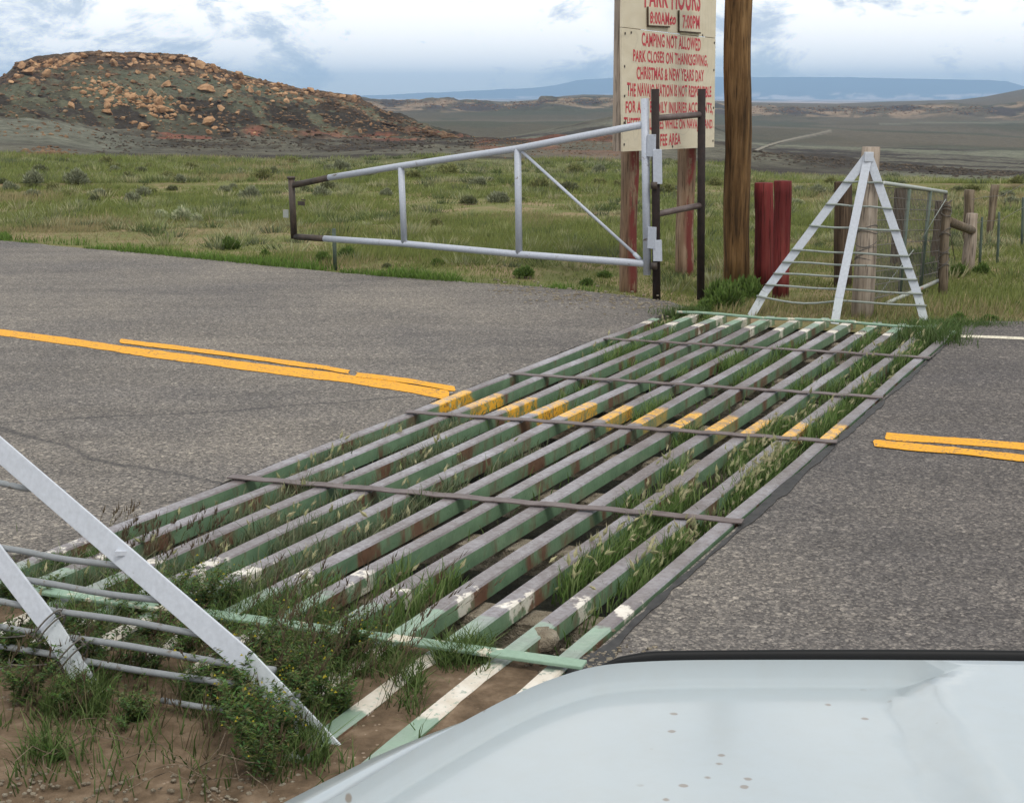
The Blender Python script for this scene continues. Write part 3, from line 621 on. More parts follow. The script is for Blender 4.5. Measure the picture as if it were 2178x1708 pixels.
# ------------------------------------------------------------------ gate and its frame
GA, GB = at(1380, 627), at(622, 562)
def G(x, y): return onplane(x, y, GA, GB)
def build_gate():
    g = thing('road_gate', GA, 'long silver pipe gate with one brace, swung open along the road edge', 'gate')
    R = .030*K
    def pipe(nm, P, r, mat=None, **k): return part(nm, MB().tube([G(*p) for p in P], r, 14), mat or M['silver'], g, True, **k)
    pipe('top_rail', [(1366, 266), (1100, 317), (850, 354), (700, 378.5)], R)
    pipe('bottom_rail', [(1372, 561), (1100, 541), (860, 519), (690, 508)], R)
    pipe('rail_end', [(700, 378.5), (665, 386), (626, 394)], R*1.005, M['endpipe'], label='blackened end of the top rail')
    pipe('rail_end', [(690, 508), (660, 506), (628, 504)], R*1.005, M['endpipe'], label='blackened end of the bottom rail')
    pipe('end_post', [(619.5, 378), (625.5, 508)], R*1.05, M['endpipe'], label='blackened end post')
    pipe('end_cap', [(619, 376), (619.2, 381)], R*1.35, M['endpipe'])
    pipe('upright', [(853, 357), (860, 518)], R*.98); pipe('upright', [(1101, 317), (1104, 541)], R*1.0)
    pipe('brace', [(1108, 321), (1356, 546)], R*.42); pipe('brace_end', [(1349, 540), (1362, 553)], R*.6)
    pipe('hinge_post', [(1371.5, 210), (1376.5, 585)], R*1.08)
    d = (GB-GA)/np.linalg.norm(GB-GA); n = np.cross(d, (0, 0, 1))
    def plate(nm, x, y, hw, hh, mat, off=0.0, th=.012):
        c = G(x, y)+n*off; part(nm, MB().box(c, d*hw, n*th, (0, 0, hh)), mat, g, bevel=.003)
    s = 1/248.*K
    plate('latch_plate', 608, 455, 9*s, 10*s, M['galv'], 0, .004); plate('latch_bracket', 641, 433, 11*s, 5*s, M['endpipe'], 0, .006); plate('latch_bracket', 645, 426, 7*s, 1.5*s, M['endpipe'], 0.004, .006)
    for (x, y, hh) in ((1388, 310, 22), (1389, 506, 22)): plate('hinge_leaf', x, y, 9*s, hh*s, M['silver'], -.02)
    return d, n
gd, gn = build_gate()
def build_frame():
    B1 = at(1397, 627); B2 = at(1491, 614)
    g = thing('gate_post_frame', B1, 'dark rusty pipe frame of two posts that the gate hangs on', 'gate post')
    r = .033*K
    T1 = atY(1393.5, 190, B1[1]); T2 = atY(1492.5, 190, B2[1])
    part('post', MB().tube([B1-(0, 0, .1), T1], r, 16), M['darkpipe'], g, True); part('post', MB().tube([B2-(0, 0, .1), T2], r, 16), M['darkpipe'], g, True)
    for ya, yb in ((252, 244), (456, 437)):
        part('crossbar', MB().tube([atY(1397, ya, B1[1]), atY(1491, yb, B2[1])], r*.78, 14), M['strap'], g, True)
    for (y0, y1) in ((318, 392), (511, 556)):
        c0 = atY(1398, y0, B1[1]-.035); c1 = atY(1399, y1, B1[1]-.035)
        part('hinge_plate', MB().hexa(*[[np.array([c[0]+sx, c[1]+sy, c[2]]) for sx, sy in ((-.04, -.02), (.038, -.02), (.038, .03), (-.04, .03))] for c in (c1, c0)]), M['silver'], g, bevel=.004)
    for y in (395, 566): 
        c = atY(1391, y, B1[1]-.05); part('hinge_pin', MB().tube([c-(0, 0, .03), c+(0, 0, .03)], .03, 10), M['endpipe'], g, True)
build_frame()
sp = at(713, 566); single('gate_stop', MB().tube([sp-(0, 0, .05), atY(710, 487, sp[1])], .020, 10), M['greensteel'], sp, 'short dark steel stake behind the gate at the road edge', 'stake', None, True)
# ------------------------------------------------------------------ posts
def post(base, top, w0, w1, mat, label, name='wooden_post', cat='post', group=None, n=20, seg=9, lumpy=.004, z=0):
    B = at(*base, z); T = atY(*top, B[1]); dist = math.hypot(B[0], B[1]); px = dist/F*1.0
    r0, r1 = w0/2*px, w1/2*px; mb = MB(); P = []; R = []
    for i in range(seg+1):
        t = i/seg; p = B+(T-B)*t+np.array([math.sin(i*.8+base[0])*lumpy, 0, 0])*(0 < i < seg); P.append(p-(0, 0, .15) if i == 0 else p); R.append(r0+(r1-r0)*t+math.sin(i*1.3+base[0])*lumpy*.2)
    P.append(T+(0, 0, .004)); R.append(R[-1]*.9)
    mb.tube(P, R, n, True, .03); return single(name, mb, mat, B, label, cat, group, True)
post((1567, 590), (1574, -620), 54, 58, M['pole'], 'tall orange brown wooden utility pole beside the sign', 'utility_pole', 'pole', n=26, seg=26, lumpy=.009)
post((1625, 584), (1625, 390), 40, 39, M['red_wood'], 'dark red painted post, left one of the pair beside the pole', group='red painted posts')
post((1661, 608), (1665, 386), 34, 37, M['red_wood'], 'dark red painted post, right one of the pair beside the pole', group='red painted posts')
post((1834, 661), (1853, 314), 46, 37, M['grey_wood'], 'weathered grey post standing right behind the white wing', n=22)
post((1793, 597), (1793, 388), 37, 36, M['dark_wood'], 'dark brown post behind the left bar of the white wing')
post((1908, 560), (1916, 401), 27, 25, M['dark_wood'], 'dark post behind the wire mesh gate')
post((1989, 566), (1999, 428), 22, 18, M['dark_wood'], 'thin dark post at the far end of the mesh gate')
post((2005, 618), (2013, 430), 19, 17, M['brown_wood'], 'brown brace post bound with wire beside the mesh gate')
post((2059, 566), (2068, 455), 27, 22, M['grey_wood'], 'short grey brace post holding the slanting log')
post((2058, 510), (2062, 405), 20, 20, M['brown_wood'], 'brown fence post behind the brace log')
post((2104, 496), (2117, 394), 13, 17, M['brown_wood'], 'leaning fence post in the meadow far right')
for b, t, l in (((2084, 557), (2089, 463), 'thin steel fence stake nearest the brace log'), ((2122, 553), (2125, 452), 'thin steel fence stake in the middle right meadow'), ((2174, 521), (2176, 421), 'thin steel fence stake at the right edge')):
    post(b, t, 6, 5, M['greensteel'], l, 'fence_stake', 'stake', 'steel fence stakes', 6, 3, 0)
PY = at(2005, 618)[1]
single('brace_log', MB().tube([atY(2012, 469, PY), atY(2068, 491, at(2059, 566)[1])], [.045, .042], 14), M['brown_wood'], atY(2012, 469, PY), 'slanting round log wedged between the two brace posts', 'log', None, True)
def build_mesh_gate():
    A, B = at(1862, 652), at(1990, 600); T = lambda x, y: onplane(x, y, A, B)
    g = thing('mesh_gate', A, 'galvanised pipe gate with wire mesh standing behind the wing', 'gate')
    part('top_pipe', MB().tube([T(1864, 404), T(1870, 393), T(1880, 390), T(1945, 399), T(2012, 409.5)], .016*K, 12), M['galv'], g, True)
    part('side_pipe', MB().tube([T(2012, 409), T(1994, 600)], .016, 12), M['endpipe'], g, True)
    for p, q in (((1934, 402), (1913, 632)), ((1979, 406), (1957, 612))): part('stile', MB().tube([T(*p), T(*q)], .018, 12), M['greensteel'], g, True)
    mb = MB()
    for k in range(48):
        t = k/47; x0 = 1866+(2010-1866)*t; x1 = 1853+(1992-1853)*t; y0 = 396+(411-396)*t; y1 = 640+(603-640)*t
        mb.tube([T(x0, y0), T(x1, y1)], .003, 3, False)
    for k in range(10):
        t = (k/9)**1.1; mb.tube([T(1866-13*t, 398+238*t), T(1940-16*t, 403+217*t+math.sin(k)*2), T(2010-18*t, 412+190*t)], .004, 3, False)
    o = part('wire_mesh', mb, M['wire'], g); o['kind'] = 'stuff'
build_mesh_gate()
single('steel_pipe', MB().tube([at(1887, 645, .01), atY(1995, 598, at(1887, 645)[1]+.9)], .018, 10), M['galv'], at(1887, 645), 'pale pipe leaning on the ground below the mesh gate', 'pipe', None, True)
def wires():
    Y1, Y2, Y3 = at(2005, 618)[1], at(2059, 566)[1], at(2084, 557)[1]
    for i, h in enumerate((.45, .7, .95)):
        P = []
        for bx in ((2059, 566), (2084, 557), (2122, 553), (2174, 521), (2290, 505)):
            p = at(*bx); P.append(p+np.array([0, 0, h+.03*math.sin(i+bx[0])]))
        single('fence_wire', MB().tube(P, .0028, 4), M['wire'], P[0], ('lowest', 'middle', 'topmost')[i]+' barbed strand strung along the steel fence stakes', 'wire', 'strands of the right fence', True)
    P = [atY(1858, 642, Y1-.6), atY(1890, 600, Y1-.5), atY(1943, 532, Y1-.4)]; single('brace_wire', MB().tube(P, .004, 5), M['rod'], P[0], 'pale slanting wire rising from the grey post foot', 'wire', None, True)
    P = [atY(1961, 508, Y1-.15), atY(1990, 460, Y1-.1), atY(2012, 424, Y1-.06)]; single('brace_wire', MB().tube(P, .004, 5), M['rod'], P[0], 'pale slanting wire near the top right of the mesh gate', 'wire', None, True)
    P = [atY(2017, 470, Y1), atY(2022, 500, Y1+.1), atY(2031, 552, Y1+.3)]; single('brace_wire', MB().tube(P, .004, 5), M['wire'], P[0], 'dark wire hanging right of the brown brace post', 'wire', None, True)
    # wire wraps on posts
    def wrap(bx, rows, r, lab):
        b = at(*bx[0]); t_ = atY(*bx[1], b[1])
        for y in rows:
            f = (y-bx[0][1])/(bx[1][1]-bx[0][1]); c = b+(t_-b)*f; mb = MB()
            P = [c+np.array([math.cos(a)*r, math.sin(a)*r, .018*math.sin(a*1.7+y)+.006*a-.03]) for a in np.linspace(0, 4*math.pi+1, 40)]
            mb.tube(P, .004, 5); yield mb, c
    for i, (mb, c) in enumerate(wrap(((1834, 661), (1853, 314)), (491, 527, 548), .078*K, '')):
        single('wire_wrap', mb, M['wire'], c, ('upper', 'middle', 'lower')[i]+' wire binding round the weathered grey post', 'wire', 'wire bindings on the grey post', True)
    for i, (mb, c) in enumerate(wrap(((2005, 618), (2013, 430)), (440, 455, 497, 540, 565), .044*K, '')):
        single('wire_wrap', mb, M['wire'], c, ('first', 'second', 'third', 'fourth', 'lowest')[i]+' wire binding from the top of the brown brace post', 'wire', 'wire bindings on the brace post', True)
wires()
# ------------------------------------------------------------------ sign
def build_sign():
    az = math.radians(27); d = np.array([math.sin(az), math.cos(az), 0]); n = np.array([math.cos(az), -math.sin(az), 0])  # n faces the viewer
    P0 = atY(1326, 322, 12.65*K); L0 = np.array([P0[0], P0[1], 0]); L1 = L0+d
    S = lambda x, y: onplane(x, y, L0, L1)
    W_ = (S(1520, 250)-L0)[:2] @ d[:2]
    g = thing('park_sign', (L0[0], L0[1], 0), 'tall cream plywood sign with red hand painted park hours lettering', 'sign')
    def quad(nm, c, mat, th=.018, off=0.0, par=g, bev=.003):
        pts = [S(*p) for p in c]; f = [p+n*off for p in pts]; b = [p-n*th+n*off for p in pts]
        return part(nm, MB().add(f+b, [(0, 1, 2, 3), (7, 6, 5, 4)]+[(i, i+4, (i+1) % 4+4, (i+1) % 4) for i in range(4)]), mat, par)
    pan = quad('panel', [(1325, 323), (1519, 313.5), (1522, 83), (1322, 59.5)], M['ply'])
    quad('panel', [(1322.4, 58), (1522, 81.5), (1526, -150), (1326, -230)], M['ply'])
    # side and frame timbers behind the panels
    for (s0, s1) in ((.0, .05), (W_-.05, W_)):
        lo = L0+d*s0; hi = L0+d*s1; zb = float(S(1325, 322)[2]) if s0 == 0 else float(S(1519, 314)[2])
        q = [lo-n*.021, hi-n*.021, hi-n*.11, lo-n*.11]
        part('frame', MB().hexa([p+(0, 0, zb) for p in q], [p+(0, 0, zb+(2.35 if s0 == 0 else 2.6)) for p in q]), M['ply_edge'], g)
    for (x0, x1, b, t, wd) in ((1336, 1340, 586, 318, 37), (1458, 1461, 600, 316, 38)):
        base = at(x0, b); sdist = onplane(x1, t, L0-n*.2, L1-n*.2)
        Bp = np.array([sdist[0], sdist[1], zfun(sdist[0], sdist[1])-.2]); r = wd/2*math.hypot(Bp[0], Bp[1])/F
        P = [Bp+np.array([math.sin(i*2.1)*.006, 0, (sdist[2]+1.8-Bp[2])*i/10]) for i in range(11)]
        part('sign_post', MB().tube(P, [r*(1+.04*math.sin(i*1.7)) for i in range(11)], 22, True, .025), M['sign_post'], g, True)
    def text(s, x0, x1, yl, yr, par=g, off=.0015, shear=0, mat='letter', bold=.028):
        """letters between x0 and x1; yl = (top, bottom) at the left end, yr = at the right end"""
        cu = bpy.data.curves.new('lettering', 'FONT'); cu.body = s; cu.size = 1; cu.offset = bold; cu.space_character = 1.08; cu.shear = shear
        cu.resolution_u = 3; o = bpy.data.objects.new('lettering', cu); C.objects.link(o); bpy.context.view_layer.update()
        me = bpy.data.meshes.new_from_object(o.evaluated_get(bpy.context.evaluated_depsgraph_get())); bpy.data.objects.remove(o)
        v = np.array([p.co[:] for p in me.vertices]); mn, mx = v.min(0), v.max(0)
        if any(ch in s for ch in ',&') or True: mn[1] = 0.0; mx[1] = .69
        bl, br, tl = S(x0, yl[1]), S(x1, yr[1]), S(x0, yl[0]); tr = S(x1, yr[0])
        u = (v[:, 0]-mn[0])/(mx[0]-mn[0]); t = (v[:, 1]-mn[1])/(mx[1]-mn[1])
        P = bl+np.outer(u, br-bl)*(1-t)[:, None]+ (tl-bl)*t[:, None]+(np.outer(u, tr-tl))*t[:, None]+n*off
        # hand painted wobble
        P[:, 2] += np.sin(u*37+x0)*.004; P -= wloc(par)
        me.vertices.foreach_set('co', P.astype(np.float32).ravel()); me.materials.clear(); me.materials.append(M[mat]); me.update()
        o = link('lettering', me, par); o['label'] = 'red hand painted words '+s.replace('&', 'and') if len(s) > 2 else 'red script word between the hours'
        return o
    c3 = lambda x: 1242+.3895*x; cy3 = lambda y: .3895*y
    def T(s, x0, x1, l, r, **k): text(s, c3(x0), c3(x1), (cy3(l[0]), cy3(l[1])), (cy3(r[0]), cy3(r[1])), **k)
    T('PARK HOURS', 330, 636, (-85, 40), (-70, 58))
    h1 = quad('hours_board', [(1376, 56), (1421, 58), (1421.5, 19), (1376, 15)], M['ply'], .012, .012)
    h2 = quad('hours_board', [(1441.5, 68), (1487, 71), (1488, 27), (1441.5, 23)], M['ply'], .012, .012)
    for hb, pl in ((h1, ((1375, 56, 1421, 58.3), (1375, 15, 1375.3, 56))), (h2, ((1441, 68, 1487, 71.3), (1441, 23, 1441.2, 68)))):
        for x0, y0, x1, y1 in pl: part('ledge', MB().bar(S(x0, y0)+n*.014, S(x1, y1)+n*.014, .014, .012, n), M['dark_wood'], hb)
    T('8:00AM', 354, 459, (67, 128), (74, 138), par=h1, off=.0135); T('7:00PM', 532, 625, (84, 152), (92, 160), par=h2, off=.0135)
    T('to', 468, 502, (78, 134), (82, 138), shear=.35, bold=.04)
    T('CAMPING NOT ALLOWED', 315, 637, (182, 250), (214, 278)); T('PARK CLOSES ON THANKSGIVING,', 268, 675, (275, 335), (306, 362))
    T('CHRISTMAS & NEW YEARS DAY', 287, 655, (366, 432), (388, 446)); T('THE NAVAJO NATION IS NOT RESPONSIBLE', 235, 695, (456, 525), (476, 530))
    T('FOR ANY BODILY INJURIES ACCIDENTS,', 227, 703, (555, 616), (566, 618)); T('THEFTS OR LOSSES WHILE ON NAVAJO LAND.', 218, 706, (645, 708), (655, 700))
    T('FEE AREA', 416, 527, (736, 797), (730, 787))
    for (x, y) in ((1329, 72), (1328, 142), (1328, 205), (1327, 262), (1327, 308), (1430, 80), (1519, 92), (1518, 150), (1517, 230), (1516, 300), (1342, 70), (1430, 312), (1494, 76)):
        p = S(x, y); part('nail_head', MB().tube([p+n*.001, p+n*.006], .012, 8), M['endpipe'], g)
build_sign()
# ------------------------------------------------------------------ plants
def blades(P, H, lean, Wd, col, seg=1, name='grass', mat=None, curl=.6):
    """P (n,3) roots, H heights, lean (n,2) tip offset, Wd widths, col (n,3)"""
    n = len(P); a = rng.random(n)*2*math.pi; s = np.stack([np.cos(a), np.sin(a), np.zeros(n)], -1)*Wd[:, None]/2
    tip = P+np.stack([lean[:, 0], lean[:, 1], H], -1)
    if seg == 1:
        Vv = np.stack([P-s, P+s, tip], 1).reshape(-1, 3); Fq = np.arange(3*n).reshape(n, 3); k = 3
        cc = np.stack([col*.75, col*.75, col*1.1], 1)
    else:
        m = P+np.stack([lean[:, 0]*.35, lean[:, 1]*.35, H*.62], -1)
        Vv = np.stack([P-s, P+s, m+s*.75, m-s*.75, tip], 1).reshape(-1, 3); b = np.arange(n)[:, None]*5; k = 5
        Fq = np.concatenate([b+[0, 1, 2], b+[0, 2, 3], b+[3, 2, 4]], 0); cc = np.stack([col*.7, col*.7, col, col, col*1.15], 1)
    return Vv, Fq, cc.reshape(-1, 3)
def stuff_mesh(name, packs, mat, label=None):
    Vs, Fs, Cs = [], [], []; o = 0
    for v, f, c in packs: Vs.append(v); Fs.append(f+o); Cs.append(c); o += len(v)
    ob = link(name, raw_mesh(name, np.concatenate(Vs), np.concatenate(Fs), mat, False, np.concatenate(Cs)))
    ob['kind'] = 'stuff'
    if label: ob['label'] = label
    return ob
def pick(n, pal, var=.18):
    pal = np.array(pal); c = pal[rng.integers(0, len(pal), n)]; return c*(1+(rng.random((n, 1))-.5)*2*var)
def inroad(X, Y):
    """inside the asphalt (either piece), by simple half planes in picture geometry"""
    fx = np.array([p[0] for p in FAR]); fy = np.array([p[1] for p in FAR]); return Y < np.interp(X, fx, fy)
FAR = [(e1+dd*14)[:2], e1[:2], at(350, 543)[:2], e2[:2], at(900, 594)[:2], at(1150, 610)[:2], at(1330, 628)[:2], at(1455, 652)[:2], gp(GL+.35, GW*.5)[:2], gp(GL+.35, 0)[:2], at(2062, 686)[:2], r1[:2], (r1+np.array([16, -3.2, 0]))[:2]]
def meadow():
    packs = []
    for (n, r0, r1_, h0, h1_, wd) in ((300000, 10, 22, .025, .085, .009), (210000, 20, 34, .03, .10, .013), (120000, 32, 46, .04, .13, .024)):
        r = np.sqrt(rng.random(n)*(r1_**2-r0**2)+r0**2); az = (rng.random(n)*2-1)*.40; X = r*np.sin(az); Y = r*np.cos(az)
        d = fbm(X*.9, Y*.9, 4)*.5+fbm(X*.22+5, Y*.22, 3)*.5; keep = (rng.random(n) < sm(d, .34, .54)*.95+(.22 if r0 == 10 else .10)) & ~inroad(X, Y-.12)
        xp = CX+X/Y*(F*CT+(CY-YH)*ST)
        keep &= ~((r > 39) & (d < .56)) 
        X, Y, r, d = X[keep], Y[keep], r[keep], d[keep]; m = len(X); Z = zfun(X, Y)-.01
        H = (h0+(h1_-h0)*rng.random(m)**1.6)*(.55+1.0*sm(d, .38, .62)); ln = (rng.random((m, 2))-.35)*H[:, None]*.9
        dry = fbm(X*.35+77, Y*.35, 4)+(rng.random(m)-.5)*.22
        col = pick(m, [(.15, .185, .048), (.18, .215, .058), (.22, .24, .075), (.16, .185, .062)]); c2 = pick(m, [(.27, .235, .11), (.24, .23, .11), (.33, .265, .145)])
        col = np.where((dry > .61)[:, None], c2, col)
        packs.append(blades(np.stack([X, Y, Z], -1), H, ln, np.full(m, wd)*(.6+rng.random(m)*.8), col))
    n = 3600; r = np.sqrt(rng.random(n)*(43**2-14**2)+14**2); az = (rng.random(n)*2-1)*.40; X = r*np.sin(az); Y = r*np.cos(az); k = ~inroad(X, Y-.4) & (rng.random(n) < sm(fbm(X*.5+9, Y*.5, 3), .36, .58)); X, Y, r = X[k], Y[k], r[k]; m = len(X); q = 44
    sz = .04+.065*rng.random(m); pal = [(.17, .21, .07), (.27, .29, .12), (.30, .31, .17), (.11, .14, .055), (.36, .34, .19), (.13, .15, .08)]; cc = pick(m, pal, .1)
    Xb = np.repeat(X, q)+rng.normal(0, 1, m*q)*np.repeat(sz, q); Yb = np.repeat(Y, q)+rng.normal(0, 1, m*q)*np.repeat(sz, q); H = np.repeat(sz, q)*(.9+1.0*rng.random(m*q))
    off = np.stack([Xb-np.repeat(X, q), Yb-np.repeat(Y, q)], -1)
    packs.append(blades(np.stack([Xb, Yb, zfun(Xb, Yb)-.01], -1), H, off*.6+rng.normal(0, .02, (m*q, 2)), .008+.0004*np.repeat(r, q), np.repeat(cc, q, 0)*(.8+.4*rng.random((m*q, 1)))))
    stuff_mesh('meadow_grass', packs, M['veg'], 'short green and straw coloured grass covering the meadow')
    # bright verge strip along the road edge
    n = 22000; t = rng.random(n)**.9; X = FAR[1][0]-6+t*(FAR[7][0]-FAR[1][0]+6); fx = [p[0] for p in FAR]; fy = [p[1] for p in FAR]
    Y = np.interp(X, fx, fy)-.06+np.abs(rng.normal(0, .26, n)); d = fbm(X*1.3+3, Y*1.3, 3); k = rng.random(n) < sm(d, .46, .62)+.06; X, Y, d = X[k], Y[k], d[k]; m = len(X)
    H = (.02+.075*rng.random(m))*(.4+1.1*sm(d, .45, .62)); ln = (rng.random((m, 2))-.5)*H[:, None]
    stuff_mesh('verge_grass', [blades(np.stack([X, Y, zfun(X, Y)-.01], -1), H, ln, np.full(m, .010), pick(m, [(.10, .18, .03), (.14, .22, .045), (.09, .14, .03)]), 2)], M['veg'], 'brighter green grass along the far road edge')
meadow()
def leaf_cloud(n, rad, h, leaf, pal, dense=.4, up=.75):
    """dome of small leaves on radiating twigs, around the origin"""
    th = rng.random(n)*2*math.pi; u = rng.random(n)**.9; phi = np.arccos(1-u*.98); rr = (dense+(1-dense)*rng.random(n)**.6)
    lump = .72+.5*fbm(np.cos(th)*2+4+rad*9, np.sin(th)*2+4+np.cos(phi)*2, 3)
    rr = rr*lump
    P = np.stack([np.cos(th)*np.sin(phi)*rad*rr, np.sin(th)*np.sin(phi)*rad*rr, np.cos(phi)*h*rr+.02*h], -1)
    d = P/np.linalg.norm(P, axis=1)[:, None]+rng.normal(0, .45, (n, 3)); d[:, 2] += up; d /= np.linalg.norm(d, axis=1)[:, None]
    s = np.cross(d, rng.normal(0, 1, (n, 3))); s /= np.linalg.norm(s, axis=1)[:, None]; L = leaf*(.6+rng.random(n)*.9)
    tip = P+d*L[:, None]; s = s*(L*.16)[:, None]; mid = P+d*(L*.5)[:, None]
    Vv = np.stack([P, mid+s, tip, mid-s], 1).reshape(-1, 3); b = np.arange(n)[:, None]*4; Fq = np.concatenate([b+[0, 1, 2], b+[0, 2, 3]], 0)
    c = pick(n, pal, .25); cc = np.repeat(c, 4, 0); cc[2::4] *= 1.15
    return Vv, Fq, cc
PAL = {'dark': [(.10, .115, .055), (.14, .15, .07), (.18, .18, .10)], 'olive': [(.20, .215, .08), (.25, .245, .105), (.14, .15, .06)],
       'grey': [(.20, .215, .13), (.25, .26, .17), (.16, .17, .10)], 'pale': [(.34, .37, .22), (.42, .42, .27), (.24, .27, .15)], 'green': [(.10, .16, .035), (.14, .20, .055), (.075, .12, .025)]}
def lobed(n, leaf, pal):
    packs = []; k = random.randint(4, 6)
    for i in range(k):
        r = random.uniform(.35, .62); h = random.uniform(.4, .85); a = random.uniform(0, 6.28); d = random.uniform(.15, .6) if i else 0
        v, f, c = leaf_cloud(n//k, r, h, leaf, pal); v = v+np.array([math.cos(a)*d, math.sin(a)*d, 0]); packs.append((v, f, c*random.uniform(.85, 1.2)))
    V_, F_, C_ = [], [], []; o = 0
    for v, f, c in packs: V_.append(v); F_.append(f+o); C_.append(c); o += len(v)
    return np.concatenate(V_), np.concatenate(F_), np.concatenate(C_)
SH = {}
for kd, pal in PAL.items():
    SH[kd] = [raw_mesh('shrub_'+kd, *(lambda t: (t[0], t[1]))(pk), M['veg'], False, pk[2]) for pk in [lobed(1700, .24 if kd != 'green' else .32, pal) for _ in range(4)]]
DESC = {'dark': 'dark sagebrush', 'olive': 'olive rabbitbrush', 'grey': 'grey sagebrush', 'pale': 'silvery sagebrush', 'green': 'bright green leafy clump'}
def shrub(x, y, wpx, kd, label=None, hs=1.0, group='shrubs scattered over the meadow'):
    p = hit(x, y); dist = math.hypot(p[0], p[1]); rad = wpx/2*dist/F
    me = SH[kd][random.randrange(4)]; o = link('shrub', me, None, (float(p[0]), float(p[1]), float(p[2])-.01)); o.rotation_euler.z = random.uniform(0, 6.28)
    k = rad/.98; hs *= 1.45; rad *= 1.5; o.scale = (k, k, k*hs*random.uniform(.85, 1.1)); o['category'] = 'shrub'; o['group'] = group
    o['label'] = label or place_label(x, y, kd); return o
USED = {}
def place_label(x, y, kd):
    where = ('left of the gate' if x < 620 else 'in the left gate bay' if x < 855 else 'in the middle gate bay' if x < 1100 else 'behind the gate brace' if x < 1330 else 'between the sign and the pole' if x < 1560 else 'behind the red posts' if x < 1800 else 'behind the fence on the right')
    row = ('at the meadow edge' if y < 362 else 'far back' if y < 390 else 'in mid meadow' if y < 450 else 'near the road edge')
    return DESC[kd]+' '+row+' '+where
q4 = lambda x, y: (x*.3259, 310.5+y*.3259)
for x, y, wd, kd in [(750, 155, 110, 'olive'), (830, 215, 100, 'olive'), (920, 178, 90, 'dark'), (1090, 212, 110, 'olive'), (1310, 217, 120, 'olive'), (1240, 160, 110, 'olive'), (1400, 162, 80, 'grey'), (560, 158, 60, 'dark'), (250, 182, 130, 'dark'), (5, 245, 80, 'dark'),
        (210, 272, 150, 'grey'), (350, 295, 110, 'olive'), (450, 328, 110, 'olive'), (500, 242, 170, 'grey'), (860, 372, 150, 'grey'), (940, 330, 130, 'grey'), (1130, 292, 80, 'dark'), (1190, 238, 110, 'grey'), (1480, 302, 110, 'grey'), (1790, 182, 90, 'dark'), (1720, 222, 180, 'olive'), (1640, 352, 160, 'grey'), (1910, 112, 80, 'olive'),
        (2140, 172, 100, 'grey'), (2140, 284, 110, 'dark'), (2000, 292, 90, 'dark'), (2090, 332, 140, 'grey'), (1040, 478, 120, 'pale'), (1170, 486, 170, 'pale'), (1275, 492, 100, 'pale'), (620, 372, 100, 'dark'), (500, 382, 60, 'dark'), (190, 377, 50, 'dark'), (380, 412, 40, 'dark'), (700, 130, 120, 'olive'), (60, 290, 120, 'grey'), (980, 150, 80, 'olive')]:
    px, py = q4(x, y); shrub(px, py, wd*.3259, kd, hs=.75)
shrub(*q4(1512, 672), 41, 'green', 'rounded green bush topped with dry straw flowers at the road edge', 1.0); shrub(*q4(1508, 640), 36, 'pale', 'dry straw coloured tuft behind the green roadside bush', .6)
shrub(*q4(1732, 724), 27, 'green', 'small bright green tuft on the road edge left of the gate stake', .8); shrub(*q4(2110, 758), 38, 'green', 'green tuft on the road edge left of the gate stop stake', .8); shrub(*q4(30, 606), 34, 'green', 'bright green clump at the left end of the road edge', .6)
q2 = lambda x, y: (576.7+x*.448, 159.7+y*.448)
for x, y, wd, kd in [(990, 527, 100, 'grey'), (1280, 542, 110, 'olive'), (1410, 557, 120, 'dark'), (940, 612, 90, 'dark'), (1090, 602, 120, 'grey'), (1185, 596, 50, 'dark'), (780, 717, 90, 'olive'), (840, 470, 120, 'olive'), (740, 542, 70, 'dark'), (550, 572, 80, 'grey'), (1870, 555, 120, 'olive'), (2110, 522, 90, 'olive'), (1430, 470, 120, 'olive'),
        (330, 455, 110, 'grey'), (470, 480, 90, 'grey'), (1560, 470, 90, 'grey'), (680, 490, 90, 'olive')]:
    px, py = q2(x, y); shrub(px, py, wd*.448, kd, hs=.7)
for x, y, wd, l in [(1190, 955, 120, 'green weed with small leaves at the road edge under the gate brace'), (790, 902, 70, 'low green weed at the road edge right of the first gate upright'), (540, 914, 60, 'dark little tuft on the road edge below the gate'), (1590, 962, 80, 'green weed at the foot of the left sign post'), (1490, 992, 70, 'flat green weed lying on the asphalt before the sign'), (360, 872, 110, 'green clump right behind the gate stop stake'), (250, 884, 90, 'green clump just left of the gate stop stake')]:
    px, py = q2(x, y); shrub(px, py, wd*.448, 'green' if wd != 60 else 'dark', l, .7, 'weeds along the road edge')
qR = lambda x, y: (1463.8+x*.3279, 266.1+y*.3279)
for x, y, wd, kd in [(840, 452, 150, 'grey'), (720, 442, 100, 'grey'), (470, 402, 120, 'olive'), (700, 512, 90, 'pale'), (1740, 434, 110, 'dark'), (1850, 430, 110, 'olive'), (2040, 470, 100, 'grey'), (2130, 400, 110, 'olive'), (1330, 360, 120, 'grey')]:
    px, py = qR(x, y); shrub(px, py, wd*.3279, kd, hs=.65)
for x, y, wd, l, hs in [(1750, 975, 150, 'bushy green weed right of the brown brace post', .9), (1920, 960, 110, 'green weed below the thin steel stakes', .9), (1570, 990, 160, 'bushy green weed growing through the mesh gate', 1.3), (1480, 900, 110, 'tall green weed behind the right bar of the white wing', 1.3), (1290, 1010, 110, 'dark green weed between the grey post and the wing', .9), (2140, 1180, 60, 'small green tuft on bare soil at the right edge', .8), (1950, 1268, 130, 'grass tuft at the corner of the right asphalt', .5), (1750, 1260, 110, 'low green weed past the right foot of the wing', .6)]:
    px, py = qR(x, y); shrub(px, py, wd*.3279, 'green', l, hs, 'green weeds round the fence')
